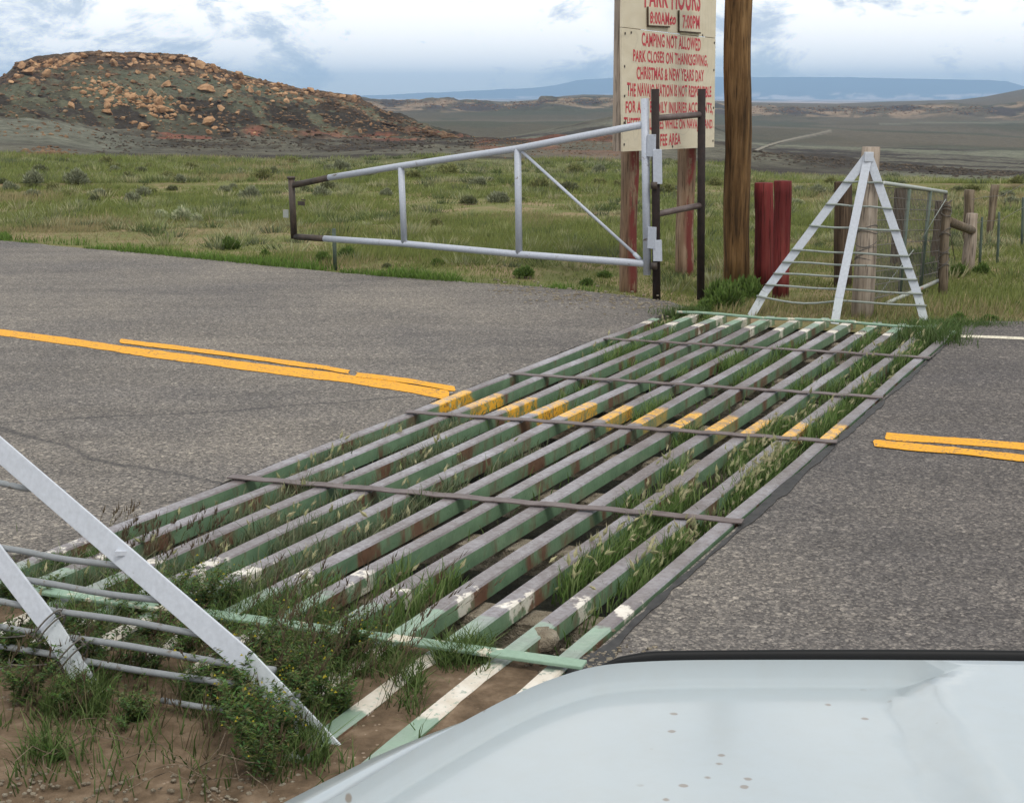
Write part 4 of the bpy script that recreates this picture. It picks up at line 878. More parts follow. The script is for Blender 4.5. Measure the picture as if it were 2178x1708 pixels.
for x, y, wd, l in [(1545, 655, 92, 'large bushy green weed at the foot of the utility pole'), (1595, 640, 70, 'bushy green weed between the pole and the red posts'), (1500, 662, 46, 'green weed at the far left corner of the guard')]:
    shrub(x, y, wd, 'green', l, .95, 'weeds at the pole foot')
# random background shrubs
for i in range(70):
    x = random.uniform(-80, 2260); y = random.uniform(342, 420) if x < 1560 else random.uniform(385, 440)
    kd = random.choice(['grey', 'olive', 'olive', 'dark', 'grey']); shrub(x, y, random.uniform(14, 34)*(.6+(y-330)/120), kd, hs=.6)
# plants in and around the guard
def guard_plants():
    packs = []; seeds = []
    def strip(b_i, a_lo, a_hi, n, H, seed=.0, col=None, z=-.10):
        H = H*.6; seed = seed*.6
        """grass between rail b_i and b_i+1"""
        b0 = .06+(GW-.12)*(b_i+.5)/11; a = a_lo+(a_hi-a_lo)*rng.random(n); cl = vn(a*3.1+b_i*7, a*0+b_i) ; k = rng.random(n) < sm(cl, .2, .6)+.15; a = a[k]; m = len(a)
        b = b0+rng.normal(0, .025, m); P = np.stack([O[0]+U[0]*a+V[0]*b, O[1]+U[1]*a+V[1]*b, np.full(m, z)+rng.random(m)*.05], -1)
        h = H*(.45+.75*rng.random(m))*(.6+.6*cl[k]); ln = rng.normal(0, .32, (m, 2))*h[:, None]+np.array([U[0], U[1]])*.25*h[:, None]
        packs.append(blades(P, h, ln, .004+.004*rng.random(m), pick(m, col or [(.08, .14, .03), (.12, .18, .05), (.15, .20, .07), (.06, .10, .025)]), 2))
        ns = int(m*seed); ii = rng.integers(0, m, ns)
        for j in ii:
            tip = P[j]+np.array([ln[j, 0], ln[j, 1], h[j]*1.02]); seeds.append((tip, rng.normal(0, .35, 3)+np.array([.3, .1, .7])))
    GREY = [(.075, .10, .045), (.11, .135, .07), (.16, .17, .10)]
    strip(0, .2, GL-.1, 3600, .18, .07); strip(1, .7, 2.6, 1300, .17, .12); strip(1, 2.6, 4.2, 600, .14, .1); strip(0, 1.2, 2.9, 1500, .20, .22); strip(1, 3.2, GL, 1500, .17, .05); strip(2, 1.8, 2.6, 500, .18, .1); strip(2, 4.6, GL, 700, .16, .02)
    strip(1, 2.6, 3.2, 200, .16, .2)
    for i in (10, 9, 8, 7, 6): strip(i, -.3, 1.9, 1500, .17, .03, GREY); strip(i, 2.2, 3.0, 300, .15, .02, GREY)
    for i in (5, 4, 3): strip(i, -.2, .7, 500, .17, .02)
    strip(10, 1.7, 2.8, 900, .17, .08, GREY); strip(9, 2.4, 3.1, 500, .17, .05, GREY); strip(8, 1.9, 2.5, 400, .16, .05, GREY)
    for i in (4, 5, 6, 7, 8, 9): strip(i, random.uniform(4.3, 5.2), random.uniform(5.6, 6.5), 420, .17)
    strip(3, 3.0, 3.5, 250, .16); strip(5, 3.6, 4.2, 300, .18); strip(8, 4.0, 4.6, 300, .16); strip(10, 5.4, GL+.3, 900, .15, .05); strip(9, 6.0, GL+.3, 500, .14)
    for i in range(3, 10): strip(i, random.uniform(1, 3.5), random.uniform(3.6, 6), 90, .13)
    # far corners
    for c, sg, n, H in ((at(1455, 668), (.10, .06), 700, .09), (at(1995, 690), (.2, .08), 900, .07), (at(2050, 690), (.2, .08), 800, .06), (at(1985, 720), (.10, .16), 900, .13)):
        P = np.stack([c[0]+rng.normal(0, sg[0], n), c[1]+rng.normal(0, sg[1], n), np.full(n, -.03)], -1); h = H*(.4+rng.random(n)); packs.append(blades(P, h, rng.normal(0, .5, (n, 2))*h[:, None], .004+.004*rng.random(n), pick(n, [(.07, .12, .03), (.10, .14, .05)]), 2))
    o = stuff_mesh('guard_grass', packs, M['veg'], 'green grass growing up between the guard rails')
    # seed heads: small spindles
    Vs, Fs, Cs = [], [], []; k = 0
    for p, d in seeds:
        d = d/np.linalg.norm(d); L = random.uniform(.03, .055); s = np.cross(d, (.3, .5, .8)); s /= np.linalg.norm(s); t = np.cross(d, s); r = L*.17
        Vs += [p, p+d*L*.4+s*r, p+d*L*.4+t*r, p+d*L*.4-s*r, p+d*L*.4-t*r, p+d*L]; c = random.choice([(.30, .29, .15), (.24, .25, .12), (.38, .35, .20)])
        Cs += [c]*6; Fs += [(k, k+1, k+2), (k, k+2, k+3), (k, k+3, k+4), (k, k+4, k+1), (k+5, k+2, k+1), (k+5, k+3, k+2), (k+5, k+4, k+3), (k+5, k+1, k+4)]; k += 6
        for _ in range(5):
            a = random.uniform(0, 6.28); q = p+d*L*random.uniform(.3, .9); e = q+(d*.8+s*math.cos(a)*.6+t*math.sin(a)*.6)*L*.6; Vs += [q, q+s*.0025, e]; Cs += [(.42, .38, .24)]*3; Fs.append((k, k+1, k+2)); k += 3
    o = link('seed_heads', raw_mesh('seed_heads', np.array(Vs), Fs, M['straw'], False, np.array(Cs))); o['kind'] = 'stuff'; o['label'] = 'straw coloured foxtail seed heads over the guard rails'
guard_plants()
# leafy weeds with branching stems (near left)
def weed_mesh(h, nst, leafn, pal, flower=False, spread=.5, leaf=.03):
    Vv, Fq, Cc = [], [], []; k = 0
    def tri(a, b, c, col):
        nonlocal k; Vv.extend([a, b, c]); Fq.append((k, k+1, k+2)); Cc.extend([col]*3); k += 3
    for s in range(nst):
        az = random.uniform(0, 6.28); sp_ = spread*random.uniform(.2, 1)*h; H = h*random.uniform(.55, 1.05); base = np.array([random.gauss(0, .03), random.gauss(0, .03), 0]); tip = base+np.array([math.cos(az)*sp_, math.sin(az)*sp_, H])
        P = [base+(tip-base)*t+np.array([math.cos(az), math.sin(az), 0])*(-.12*h*math.sin(t*3.14)) for t in np.linspace(0, 1, 6)]
        scol = random.choice([(.06, .08, .03), (.10, .10, .04), (.09, .06, .04)])
        for i in range(5):
            wv = np.array([.0022*(1-i/7), 0, 0]); wv2 = np.array([0, .0022*(1-i/7), 0])
            tri(P[i]-wv, P[i]+wv, P[i+1], scol); tri(P[i]-wv2, P[i]+wv2, P[i+1], scol)
        for _ in range(leafn):
            t = random.uniform(.08, 1)**.8; i = min(int(t*5), 4); q = P[i]+(P[i+1]-P[i])*(t*5-i); a = random.uniform(0, 6.28)
            out = np.array([math.cos(a), math.sin(a), random.uniform(-.1, .9)]); out /= np.linalg.norm(out); tw = leaf*random.uniform(.4, 1.6)*(1.2-t*.5)
            m_ = q+out*tw; e = m_+out*tw+np.array([0, 0, -.25*tw]); sd = np.cross(out, (0, 0, 1)); sd /= np.linalg.norm(sd)+1e-6; sd = sd*tw*.28
            c = tuple(x*random.uniform(.65, 1.3) for x in random.choice(pal)); tri(q, m_+sd, e, c); tri(q, e, m_-sd, c)
        if flower and random.random() < .8:
            for _ in range(random.randint(0, 2)):
                q = P[-1]+np.array([random.gauss(0, .02), random.gauss(0, .02), random.gauss(-.02, .03)]); r = .006
                tri(q-(r, 0, 0), q+(r, 0, 0), q+(0, 0, r*1.6), (.50, .42, .05)); tri(q-(0, r, 0), q+(0, r, 0), q+(0, 0, r*1.6), (.50, .42, .05))
    return raw_mesh('weed', np.array(Vv), Fq, M['veg'], False, np.array(Cc))
PG = [(.07, .115, .028), (.10, .15, .045), (.13, .17, .06), (.05, .08, .02)]
WM = [weed_mesh(.38, 16, 90, PG, True, .6, .015) for _ in range(3)]+[weed_mesh(.26, 22, 80, PG, False, .8, .015) for _ in range(3)]+[weed_mesh(.22, 30, 50, [(.06, .12, .02), (.08, .15, .03)], False, .9, .014) for _ in range(2)]
WL = [(430, 1330, 1), (520, 1370, 1), (610, 1330, .95), (560, 1420, 1), (470, 1450, .9), (640, 1400, 1.0), (700, 1440, .95), (760, 1420, .9), (580, 1500, .95), (520, 1545, 1), (600, 1590, 1), (650, 1600, .9), (540, 1620, 1), (720, 1520, .8), (690, 1345, .8), (770, 1365, .6),
      (310, 1440, 1.0), (240, 1480, 1), (180, 1450, 1), (290, 1540, .8), (350, 1490, .9), (100, 1430, 1.0), (30, 1420, 1), (-40, 1450, 1), (60, 1500, 1), (150, 1520, .7), (250, 1380, .9), (330, 1370, .9), (160, 1370, .9), (60, 1350, .9), (370, 1290, .7), (280, 1310, .8), (200, 1290, .7), (100, 1280, .7), (20, 1290, .8),
      (-20, 1360, 1), (400, 1400, .9), (450, 1510, .9), (380, 1560, .5), (620, 1460, 1), (490, 1300, .7), (830, 1440, .55), (880, 1475, .4), (570, 1660, .7), (60, 1600, .45), (120, 1620, .4), (650, 1520, .9), (240, 1180, .45), (200, 1200, .5), (120, 1215, .5), (30, 1215, .5), (300, 1170, .45), (960, 1415, .35), (990, 1400, .35)]
def near_weeds():
    for i, (x, y, s) in enumerate(WL):
        if i % 3 == 2 or (x > 480 and y < 1460 and i % 4 == 1): continue
        p = at(x, y, -.03); tall = y > 1280 and 380 < x < 800
        me = WM[random.randrange(3)] if tall and random.random() < .7 else (WM[3+random.randrange(3)] if s > .6 else WM[6+random.randrange(2)])
        o = link('weed', me, None, tuple(map(float, p))); o.rotation_euler.z = random.uniform(0, 6.28); k = s*random.uniform(.75, 1.0)*.82; o.scale = (k, k, k*random.uniform(.8, 1.1))
        o['category'] = 'weed'; o['group'] = 'leafy weeds round the near end of the guard'
        where = 'over the near rail ends' if x > 560 and y < 1480 else 'behind the outer near wing leg' if x > 380 else 'at the inner near wing leg' if y > 1400 else 'behind the rods of the near wing' if y > 1260 else 'at the road edge by the left rail'
        if y > 1500 and x > 500: where = 'on soil below the outer near wing leg'
        o['label'] = ('yellow flowered weed ' if tall else 'low green weed ')+where
near_weeds()
def near_grass():
    packs = []
    # fine bending grass stems with dark seed heads over the near rail ends
    for (x0, x1, y0, y1, n, H) in ((480, 860, 1330, 1530, 150, .30), (380, 620, 1560, 1700, 40, .16), (200, 460, 1120, 1220, 120, .10), (0, 700, 1400, 1560, 220, .16)):
        P = np.array([at(random.uniform(x0, x1), random.uniform(y0, y1), -.03) for _ in range(n)]); h = H*(.4+.7*rng.random(n)); ln = (rng.normal(0, .3, (n, 2))+np.array([.45, .1]))*h[:, None]
        packs.append(blades(P, h, ln, np.full(n, .0032), pick(n, [(.08, .10, .035), (.14, .13, .06), (.10, .075, .045)]), 2))
        for j in range(n):
            if random.random() < .55:
                tip = P[j]+np.array([ln[j, 0], ln[j, 1], h[j]]); m = P[j]+np.array([ln[j, 0]*.35, ln[j, 1]*.35, h[j]*.62]); d = tip-m; q = 9; t = rng.random(q)
                Q = m+d*(.25+.8*t)[:, None]; packs.append(blades(Q, .02+.02*rng.random(q), rng.normal(0, .008, (q, 2))+d[:2]*.12, np.full(q, .005), pick(q, [(.10, .07, .045), (.13, .10, .06)])))
    for (x0, x1, y0, y1, n) in ((0, 700, 1250, 1460, 6500), (930, 1050, 1385, 1450, 1500), (380, 900, 1340, 1560, 5000), (0, 230, 1450, 1560, 1800), (0, 800, 1500, 1720, 800), (450, 700, 1560, 1640, 1600), (0, 120, 1560, 1640, 500)):
        P = []
        for _ in range(n):
            x, y = random.uniform(x0, x1), random.gauss((y0+y1)/2, (y1-y0)/4); P.append(at(x, y, -.035))
        P = np.array(P); cl = fbm(P[:, 0]*5, P[:, 1]*5, 3); P = P[rng.random(len(P)) < sm(cl, .42, .58)]; m = len(P); h = .03+.09*rng.random(m)
        packs.append(blades(P, h, rng.normal(0, .5, (m, 2))*h[:, None], .003+.003*rng.random(m), pick(m, PG), 2))
    stuff_mesh('near_grass', packs, M['veg'], 'thin dark grass stems and seed heads over the soil at the near end')
    # dry twigs
    def twig(x, y, lab):
        mb = MB(); c = at(x, y, -.01)
        for _ in range(5):
            a = random.uniform(0, 6.28); p = c+np.array([0, 0, .005]); P = [p]
            for k in range(6): a += random.gauss(0, .4); P.append(P[-1]+np.array([math.cos(a)*.035, math.sin(a)*.035, random.uniform(0, .03) if k < 3 else -.01]))
            mb.tube(P, .0014, 4)
        single('dry_twigs', mb, M['brown_wood'], c, lab, 'twigs', 'dry twigs on the soil')
    twig(450, 1660, 'dry pale dead weed lying left of the car hood'); twig(415, 1640, 'dry dead twigs lying on the soil below the near wing'); twig(130, 1600, 'few dry stalks on bare soil at lower left')
near_grass()
def pebbles():
    import bmesh
    bm = bmesh.new(); bmesh.ops.create_icosphere(bm, subdivisions=1, radius=1); bv = np.array([v.co[:] for v in bm.verts]); bf = np.array([[v.index for v in f.verts] for f in bm.faces]); bm.free()
    Vs, Fs = [], []; o = 0
    for _ in range(1500):
        if random.random() < .7: p = at(random.uniform(0, 1240), random.uniform(1430, 1720), -.028)
        else: p = at(random.gauss(1280, 60), random.gauss(1425, 25), 0.002)
        r = random.uniform(.003, .010); Vs.append(bv*np.array([r, r*random.uniform(.6, 1), r*.6])*(1+rng.normal(0, .12, (len(bv), 1)))+p); Fs.append(bf+o); o += len(bv)
    for _ in range(260):
        x = random.uniform(1040, 1440); p = at(x, 606+(x-1100)*.12+random.gauss(8, 10), .003); r = random.uniform(.008, .02); Vs.append(bv*np.array([r, r, r*.5])+p); Fs.append(bf+o); o += len(bv)
    ob = link('pebbles', raw_mesh('pebbles', np.concatenate(Vs), np.concatenate(Fs), M['concrete'])); ob['kind'] = 'stuff'; ob['label'] = 'small stones scattered on the soil and road edges'
    return bv, bf
bv, bf = pebbles()
# broken concrete beside the near rails
def chunk(x, y, r, lab, mat='concrete', name='concrete_chunk'):
    p = at(x, y, -.03); import bmesh
    bm = bmesh.new(); bmesh.ops.create_icosphere(bm, subdivisions=2, radius=1)
    for v in bm.verts: v.co = v.co*(1+random.uniform(-.16, .16)); v.co.z *= .7
    me = bpy.data.meshes.new(name); bm.to_mesh(me); bm.free(); me.materials.append(M[mat]); o = link(name, me, None, tuple(map(float, p))); o.scale = (r, r*.7, r*.8); o.rotation_euler.z = 1.0; o['label'] = lab; o['category'] = 'rubble'
chunk(1152, 1362, .07, 'cream broken concrete lump between the two rightmost rails'); chunk(720, 1392, .10, 'brown soil covered lump in front of the near end plate', 'soil', 'soil_lump')
# ------------------------------------------------------------------ boulders and rubble on the hill
import bmesh
BM_ = []
for s in range(5):
    bm = bmesh.new(); bmesh.ops.create_icosphere(bm, subdivisions=2, radius=1); random.seed(40+s)
    pl = [(Vector([random.gauss(0, 1) for _ in range(3)]).normalized(), random.uniform(.38, .72)) for _ in range(11)]
    for v in bm.verts:
        for nn_, dd_ in pl:
            e = v.co.dot(nn_)-dd_
            if e > 0: v.co -= nn_*e
        v.co *= 1+random.uniform(-.07, .07)
    me = bpy.data.meshes.new('boulder'); bm.to_mesh(me); bm.free(); me.materials.append(M['boulder']); BM_.append(me)
random.seed(5)
crest = lambda x: float(np.interp(x, [0, 38, 200, 400, 440, 520, 640, 770, 850, 990], [172, 138, 112, 120, 136, 165, 190, 210, 250, 297]))
def boulder(cx, cy, wd, hh, dark=False):
    x, y = cx*.4073, cy*.4073; p = hit(x, y+hh*.4073*.3, 60, 400)
    if y < crest(x)+6:
        d = ray(x, y+hh*.15); p = np.array([0, 0, EYE])+d*(191/math.hypot(d[0], d[1]))
    dist = math.hypot(p[0], p[1]); s = dist/F*.4073/2*1.5
    o = link('boulder', BM_[random.randrange(5)], None, tuple(map(float, p+np.array([0, 0, hh*s*.22])))); o.scale = (wd*s*random.uniform(.6, .85), wd*s*random.uniform(.5, .8), hh*s*random.uniform(.8, 1.05)); o.rotation_euler = (random.uniform(-.35, .35), random.uniform(-.5, .5), random.uniform(-3, 3))
    size = 'large' if wd >= 70 else 'medium' if wd >= 45 else 'small'
    zone = ('on the hill skyline' if y < 175 and x > 400 else 'under the flat rim' if y < 150 else 'on the upper slope' if y < 190 else 'on the middle slope' if y < 245 else 'near the hill foot')
    side = 'at its left end' if x < 120 else 'left of its middle' if x < 260 else 'at its middle' if x < 380 else 'right of its middle' if x < 520 else 'towards its right end'
    o['label'] = f'{size} orange sandstone boulder {zone}, {side}'; o['category'] = 'boulder'; o['group'] = 'boulders strewn over the left hill'; return o
BL = [(1045, 335, 80, 50), (1120, 350, 50, 52), (1250, 385, 65, 42), (1450, 440, 45, 25), (1480, 450, 40, 20), (1620, 464, 60, 28), (385, 385, 35, 25), (483, 410, 25, 18), (565, 395, 45, 30), (528, 355, 30, 30), (520, 325, 40, 25), (600, 335, 60, 50), (370, 312, 110, 50), (430, 285, 50, 24), (150, 375, 90, 50), (120, 335, 60, 40), (240, 390, 60, 40),
      (200, 350, 50, 30), (310, 340, 45, 30), (260, 330, 50, 30), (700, 440, 40, 18), (790, 400, 40, 25), (870, 440, 60, 55), (940, 370, 60, 30), (1000, 340, 50, 28), (975, 308, 60, 34), (900, 300, 60, 28), (820, 296, 60, 26), (740, 290, 60, 26), (1080, 470, 100, 50), (1230, 450, 45, 55), (940, 480, 40, 18), (550, 450, 50, 40), (620, 470, 90, 50), (540, 490, 60, 30),
      (560, 555, 60, 35), (560, 582, 60, 38), (370, 550, 45, 45), (690, 510, 60, 40), (790, 490, 60, 50), (765, 525, 35, 35), (830, 540, 80, 60), (850, 577, 70, 46), (895, 515, 35, 30), (740, 510, 30, 35), (960, 565, 60, 35), (1010, 580, 40, 35), (1100, 525, 30, 18), (1105, 548, 30, 15), (1155, 570, 55, 30), (1240, 592, 45, 28), (1085, 640, 70, 55), (1120, 672, 40, 25),
      (1095, 692, 60, 25), (740, 660, 80, 45), (700, 640, 40, 20), (800, 690, 30, 15), (840, 635, 30, 15), (1160, 655, 25, 12), (1190, 680, 25, 12), (1330, 695, 30, 14), (1880, 690, 40, 25), (1940, 655, 20, 20), (1470, 495, 40, 20), (1310, 470, 40, 40), (1200, 480, 40, 30), (1160, 430, 50, 26), (1060, 400, 50, 24), (680, 340, 50, 30), (720, 380, 40, 26),
      (1500, 530, 46, 26), (1560, 520, 50, 26), (1700, 500, 50, 26), (1780, 505, 60, 30), (1850, 520, 60, 46), (1400, 480, 40, 24), (640, 620, 40, 20), (480, 560, 36, 20), (585, 520, 40, 26), (660, 500, 44, 30), (720, 545, 40, 24), (810, 510, 36, 26), (870, 610, 40, 22), (930, 540, 36, 22), (600, 560, 30, 18), (1270, 430, 50, 30), (1330, 430, 46, 26), (1350, 490, 40, 30), (1180, 500, 36, 26), (1090, 370, 50, 24), (1130, 410, 44, 26), (700, 320, 44, 24), (640, 300, 50, 22), (570, 290, 44, 22), (180, 330, 50, 26), (90, 400, 40, 30), (170, 420, 50, 24), (60, 430, 30, 20), (1600, 490, 40, 22), (1650, 520, 36, 20), (910, 600, 40, 22), (1040, 610, 30, 18)]
for b_ in BL: boulder(*b_)
def rubble(name, label, n, region, sz, mat, rmin=40, rmax=1200, flat=.7):
    Vs, Fs = [], []; o = 0
    for _ in range(n):
        x, y = region(); p = hit_fast(x, y, rmin, rmax)
        if p is None: continue
        dist = math.hypot(p[0], p[1]); r = sz()*dist/F/2; R = np.array([r*random.uniform(.7, 1.5), r*random.uniform(.7, 1.5), r*flat*random.uniform(.6, 1.3)])
        a = random.uniform(0, 6.28); v = bv*(1+rng.normal(0, .16, (len(bv), 1)))*R; v = np.stack([v[:, 0]*math.cos(a)-v[:, 1]*math.sin(a), v[:, 0]*math.sin(a)+v[:, 1]*math.cos(a), v[:, 2]], -1)
        Vs.append(v+p); Fs.append(bf+o); o += len(bv)
    ob = link(name, raw_mesh(name, np.concatenate(Vs), np.concatenate(Fs), M[mat])); ob['kind'] = 'stuff'; ob['label'] = label
def hit_fast(x, y, rmin, rmax):
    d = ray(x, y); d = d/np.hypot(d[0], d[1]); rs = np.geomspace(rmin, rmax, 260); z = zfun(d[0]*rs, d[1]*rs); k = int(np.argmax((EYE+d[2]*rs) < z))
    if k == 0: return None
    return np.array([d[0]*rs[k], d[1]*rs[k], float(z[k])])
U_ = random.uniform
crest = lambda x: float(np.interp(x, [0, 38, 200, 400, 520, 640, 770, 850, 990], [172, 138, 112, 122, 165, 190, 210, 250, 297]))
def on_hill():
    x = U_(0, 980); t = random.random()**1.3; return x, crest(x)+3+t*(292-crest(x))
rubble('hill_rubble', 'orange brown loose rock over the left hill', 3200, on_hill, lambda: 2.5+8*random.random()**3, 'rimrock', 60, 300)
def gully():
    k = random.random()
    if k < .45: t = random.random(); return 190+190*t+random.gauss(0, 16), 186+60*t+random.gauss(0, 9)
    if k < .8: t = random.random(); x = 300+330*t; return x+random.gauss(0, 10), crest(x)+abs(random.gauss(0, 16))+3
    x = random.uniform(38, 180); return x, crest(x)+abs(random.gauss(0, 12))+3
rubble('orange_rubble', 'orange sandstone rubble clustered under the rim and in the gully of the hill', 520, gully, lambda: 4+9*random.random()**1.6, 'boulder', 90, 300, .75)
rubble('rim_rock', 'broken layer of rock along the rim of the hill', 420, lambda: (lambda x: (x, crest(x)+U_(1, 9)))(U_(34, 768)), lambda: U_(6, 15), 'rimrock', 120, 300, .55)
rubble('dark_rubble', 'dark broken rock band at the foot of the hill', 900, lambda: (U_(200, 1010), random.gauss(307, 9)), lambda: U_(2, 8), 'darkrock', 44, 130)
rubble('rock_pile', 'brown and orange rocks beyond the meadow at left', 160, lambda: (random.gauss(100, 30), random.gauss(327, 7)), lambda: U_(4, 11), 'rimrock', 38, 100)
rubble('mid_rubble', 'pale and dark stones on the low ridge behind the gate', 700, lambda: (U_(1000, 1330), random.gauss(312, 14)), lambda: U_(2, 5), 'rimrock', 44, 130)
rubble('dark_rubble', 'dark stones on the low ridge beyond the right meadow', 800, lambda: (lambda x: (x, np.interp(x, [1600, 1883, 2178], [322, 349, 368])+abs(random.gauss(0, 9))))(U_(1595, 2250)), lambda: U_(2, 9), 'darkrock', 44, 100)
rubble('mesa_rock', 'tan and dark blocks along the distant mesa edge', 1300, lambda: (lambda x: (x, (np.interp(x, [770, 1100, 1150, 1320, 1590, 2110], [221, 226, 217, 217, 236, 236])+random.gauss(0, 4.5))))(random.choice([U_(775, 1320), U_(1600, 2120)])), lambda: U_(1.5, 4.5), 'rimrock', 400, 900, .7)
# distant dirt road on the plain
def far_track():
    L_ = [(1600, 326), (1618, 318), (1640, 309.5), (1665, 302), (1700, 294), (1730, 288), (1750, 283), (1765, 279)]; A = []
    L_ = [(float(x), float(np.interp(x, [p[0] for p in L_], [p[1] for p in L_]))) for x in np.linspace(1600, 1765, 60)]
    for i, (x, y) in enumerate(L_):
        wd = 5.0-i*.062
        for s in (-1, 1):
            p = hit(x+s*.6, y+s*wd*.5, 110, 2000); A.append(p+np.array([0, 0, .10]))
    q = [(2*i, 2*i+1, 2*i+3, 2*i+2) for i in range(len(L_)-1)]
    m = Mat('pale_track', .9, .1); m.color(m.ramp(m.noise(.3), [(.3, (.17, .155, .12)), (.7, (.22, .195, .15))]))
    structure(link('dirt_road', raw_mesh('dirt_road', np.array(A), q, m.m)))
far_track()
# ------------------------------------------------------------------ car hood
def build_car():
    zf = .96
    paint = Mat('white_car_paint', .22, .5); n = paint.noise(3, 4, .5); sp_ = paint.vor(24, 'Distance', vec=paint.O); big = paint.noise(5.5, 3, .5)
    bug = paint.math('MULTIPLY', paint.ramp(paint.math('ADD', sp_, paint.math('MULTIPLY', paint.noise(60, 4), .16)), [(.17, 1.0), (.22, 0.0)]), paint.ramp(big, [(.50, 0.0), (.56, .8)]))
    dust = paint.noise(24, 6, .7); base = paint.mix(paint.ramp(dust, [(.4, 0.0), (.75, .25)]), (.345, .395, .415), (.31, .32, .30))
    paint.color(paint.mix(bug, base, (.17, .13, .09))); paint.b.inputs['Coat Weight'].default_value = .55; paint.b.inputs['Coat Roughness'].default_value = .12; paint.rough(.3)
    blk = Mat('black_plastic', .5, .2); blk.color((.004, .0045, .005))
    glassd = Mat('dark_cowl', .6, .3); glassd.color((.03, .035, .035))
    g = thing('car', (.75, -.9, 0), 'front end of a white car with dusty hood at the bottom of the picture', 'car')
    out = [(420, 1800), (520, 1750), (600, 1708), (700, 1657), (800, 1608), (900, 1566), (1000, 1529), (1100, 1495), (1180, 1466), (1240, 1447), (1290, 1437), (1350, 1432), (1450, 1429), (1600, 1428), (1800, 1428), (2000, 1429), (2178, 1431), (2500, 1438), (2800, 1452), (3000, 1475)]
    cre = [(600, 1800), (690, 1750), (760, 1710), (850, 1652), (930, 1604), (1010, 1558), (1085, 1518), (1150, 1488), (1205, 1468), (1250, 1455), (1295, 1447), (1352, 1442), (1450, 1438), (1600, 1437), (1800, 1437), (2000, 1438), (2178, 1440), (2490, 1447), (2770, 1462), (2950, 1490)]
    def dens(pl, n=5):
        P = []
        for i in range(len(pl)-1):
            p0 = pl[max(i-1, 0)]; p1 = pl[i]; p2 = pl[i+1]; p3 = pl[min(i+2, len(pl)-1)]
            for k in range(n):
                t = k/n; P.append(tuple(.5*(2*p1[j]+(p2[j]-p0[j])*t+(2*p0[j]-5*p1[j]+4*p2[j]-p3[j])*t*t+(3*p1[j]-p0[j]-3*p2[j]+p3[j])*t**3) for j in (0, 1)))
        return P+[pl[-1]]
    out, cre = dens(out), dens(cre)
    o_ = [at(x, y, zf-.012) for x, y in out]; c_ = [at(x, y, zf+.008) for x, y in cre]
    m = len(o_)
    inner = []
    tgt0, tgt1 = np.array([.15, .55, 0]), np.array([1.35, .55, 0])
    rows = []
    dn = [p+np.array([0, 0, 0]) for p in o_]
    # outward direction for the skirt
    ctr = np.array([.7, .9, 0])
    sk = []
    for p in o_:
        d = p-ctr; d[2] = 0; d /= np.linalg.norm(d); sk.append((p, d))
    rows.append([p+d*.02+np.array([0, 0, -.35]) for p, d in sk]); rows.append([p+d*.022+np.array([0, 0, -.12]) for p, d in sk]); rows.append([p+d*.012+np.array([0, 0, -.035]) for p, d in sk])
    rows.append(o_); rows.append([a*.55+b*.45+np.array([0, 0, .006]) for a, b in zip(o_, c_)]); rows.append([a*.15+b*.85+np.array([0, 0, -.001]) for a, b in zip(o_, c_)])
    rows.append([b+np.array([0, 0, .022]) for b in c_])
    for t in [.012, .03]+[.05+.025*k for k in range(38)]+[1]:
        r = []
        for i, b in enumerate(c_):
            s = i/(m-1); e = tgt0+(tgt1-tgt0)*np.clip((b[0]-.0)/1.3, 0, 1); p = b+(e-b)*t; p = np.array([p[0], p[1], 0])
            crown = zf+.002+.06*math.sin(min(t, 1)*1.3)
            # raised centre panel starting behind the front edge
            bx = .50-.10*(1.85-p[1])+.9*max(0, p[1]-1.70)**1.0; bulge = .026*float(sm(np.array(p[0]), bx-.012, bx+.03))*float(1-sm(np.array(p[1]), 1.80, 1.86))
            r.append(np.array([p[0], p[1], crown+bulge])); 
        rows.append(r)
    Vv = [p for r in rows for p in r]; q = [(j*m+i, j*m+i+1, (j+1)*m+i+1, (j+1)*m+i) for j in range(len(rows)-1) for i in range(m-1)]
    mb = MB().add(Vv, q); hd = part('hood', mb, paint.m, g, True); 
    # black bug deflector standing along the front edge
    bd = []; rowsb = []
    idx = [i for i in range(m) if out[i][0] >= 1240]
    hts = {1240: .0, 1290: .005, 1350: .009}
    for i in idx:
        p, d = sk[i]; h = float(np.interp(out[i][0], [1240, 1290, 1350, 1420], [0, .006, .012, .015])); bd.append((p, d, h))
    for off, zz in ((.03, -.06), (.045, .0), (.05, 1.0), (.04, 1.0), (.035, 0), (.015, -.06)):
        rowsb.append([p+d*off*float(np.interp(h, [0, .006, .012, .015], [.15, .45, .8, 1]))+np.array([0, 0, (zz if zz < 0 else zz*h)+.0]) for p, d, h in bd])
    mm = len(bd); Vv = [p for r in rowsb for p in r]; nr = len(rowsb); q = [(j*mm+i, j*mm+i+1, ((j+1) % nr)*mm+i+1, ((j+1) % nr)*mm+i) for j in range(nr) for i in range(mm-1)]
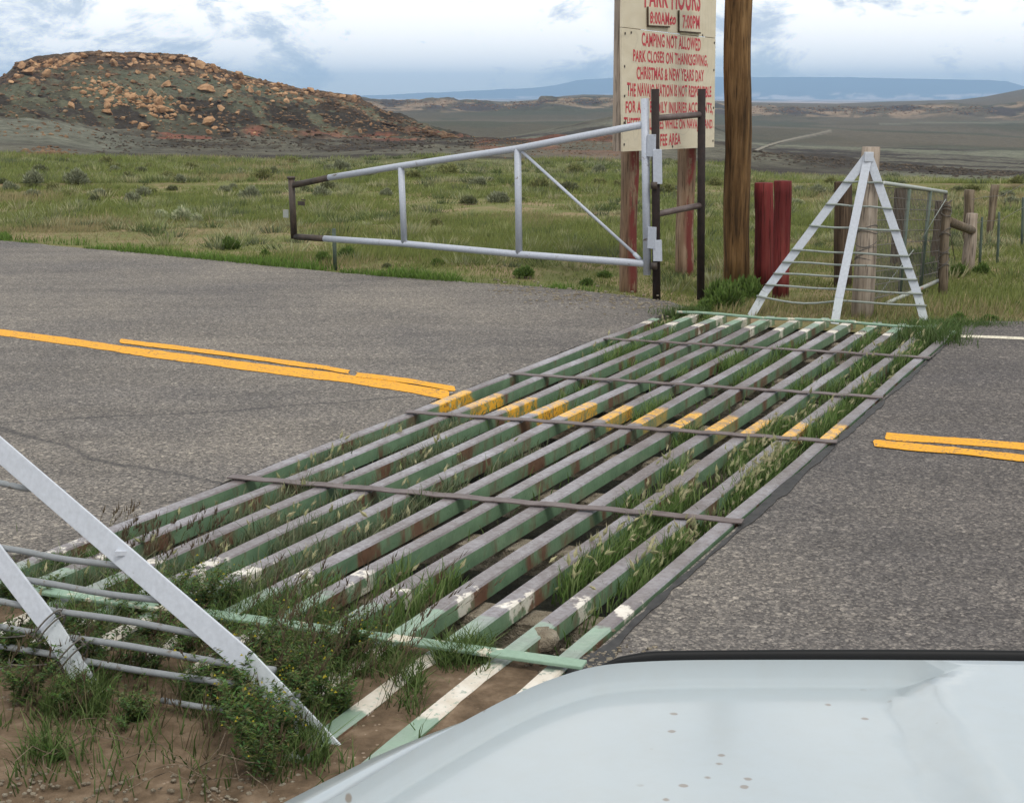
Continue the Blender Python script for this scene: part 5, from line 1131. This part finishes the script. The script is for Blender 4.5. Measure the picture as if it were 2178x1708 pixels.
    bb_ = part('bug_deflector', MB().add(Vv, q), blk.m, g, True); md = bb_.modifiers.new('sub', 'SUBSURF'); md.levels = md.render_levels = 2
    # cowl behind the hood
    part('cowl', MB().box((.98, .98, zf+.082), (.72, -.02, 0), (.0, .24, 0), (0, 0, .02)), glassd.m, g, bevel=.01)
    # body below
    part('fender', MB().box((.72, .75, .52), (.62, 0, 0), (0, .8, 0), (0, 0, .16)), paint.m, g, bevel=.05)
    part('bumper', MB().box((.8, 1.62, .42), (.6, 0, 0), (0, .12, 0), (0, 0, .12)), paint.m, g, bevel=.04)
    for x in (.22, 1.2):
        w_ = part('wheel', MB().tube([(x-.1, .7, .31), (x+.1, .7, .31)], .31, 24), blk.m, g, True)
build_car()
# ------------------------------------------------------------------ haze
def haze():
    m = bpy.data.materials.new('haze'); m.use_nodes = True; nt = m.node_tree; nt.nodes.remove(nt.nodes['Principled BSDF'])
    pv = nt.nodes.new('ShaderNodeVolumePrincipled'); pv.inputs['Color'].default_value = (.46, .70, 1, 1); pv.inputs['Density'].default_value = .00019; pv.inputs['Anisotropy'].default_value = 0.0
    nt.links.new(pv.outputs[0], nt.nodes['Material Output'].inputs['Volume'])
    mb = MB(); mb.box((0, 4500, 20), (9000, 0, 0), (0, 6100, 0), (0, 0, 140)); o = link('haze', raw_mesh('haze', mb.v, mb.f, m)); o['kind'] = 'stuff'
haze()

# ------------------------------------------------------------------ labels: tell alike things apart by their order from the left
ORD = 'leftmost,second,third,fourth,fifth,sixth,seventh,eighth,ninth,tenth,eleventh,twelfth,thirteenth,fourteenth,fifteenth,sixteenth,seventeenth,eighteenth,nineteenth,twentieth'.split(',')
def tell_apart():
    by = {}
    for o in bpy.data.objects:
        if o.get('category') and o.get('group'): by.setdefault((o['group'], o['label']), []).append(o)
    for (g, l), os_ in by.items():
        if len(os_) < 2: continue
        os_.sort(key=lambda o: o.location.x/max(o.location.y, .1))
        for i, o in enumerate(os_):
            o['label'] = l+(', leftmost of them' if i == 0 else ', '+ORD[min(i, 19)]+' from left')
tell_apart()
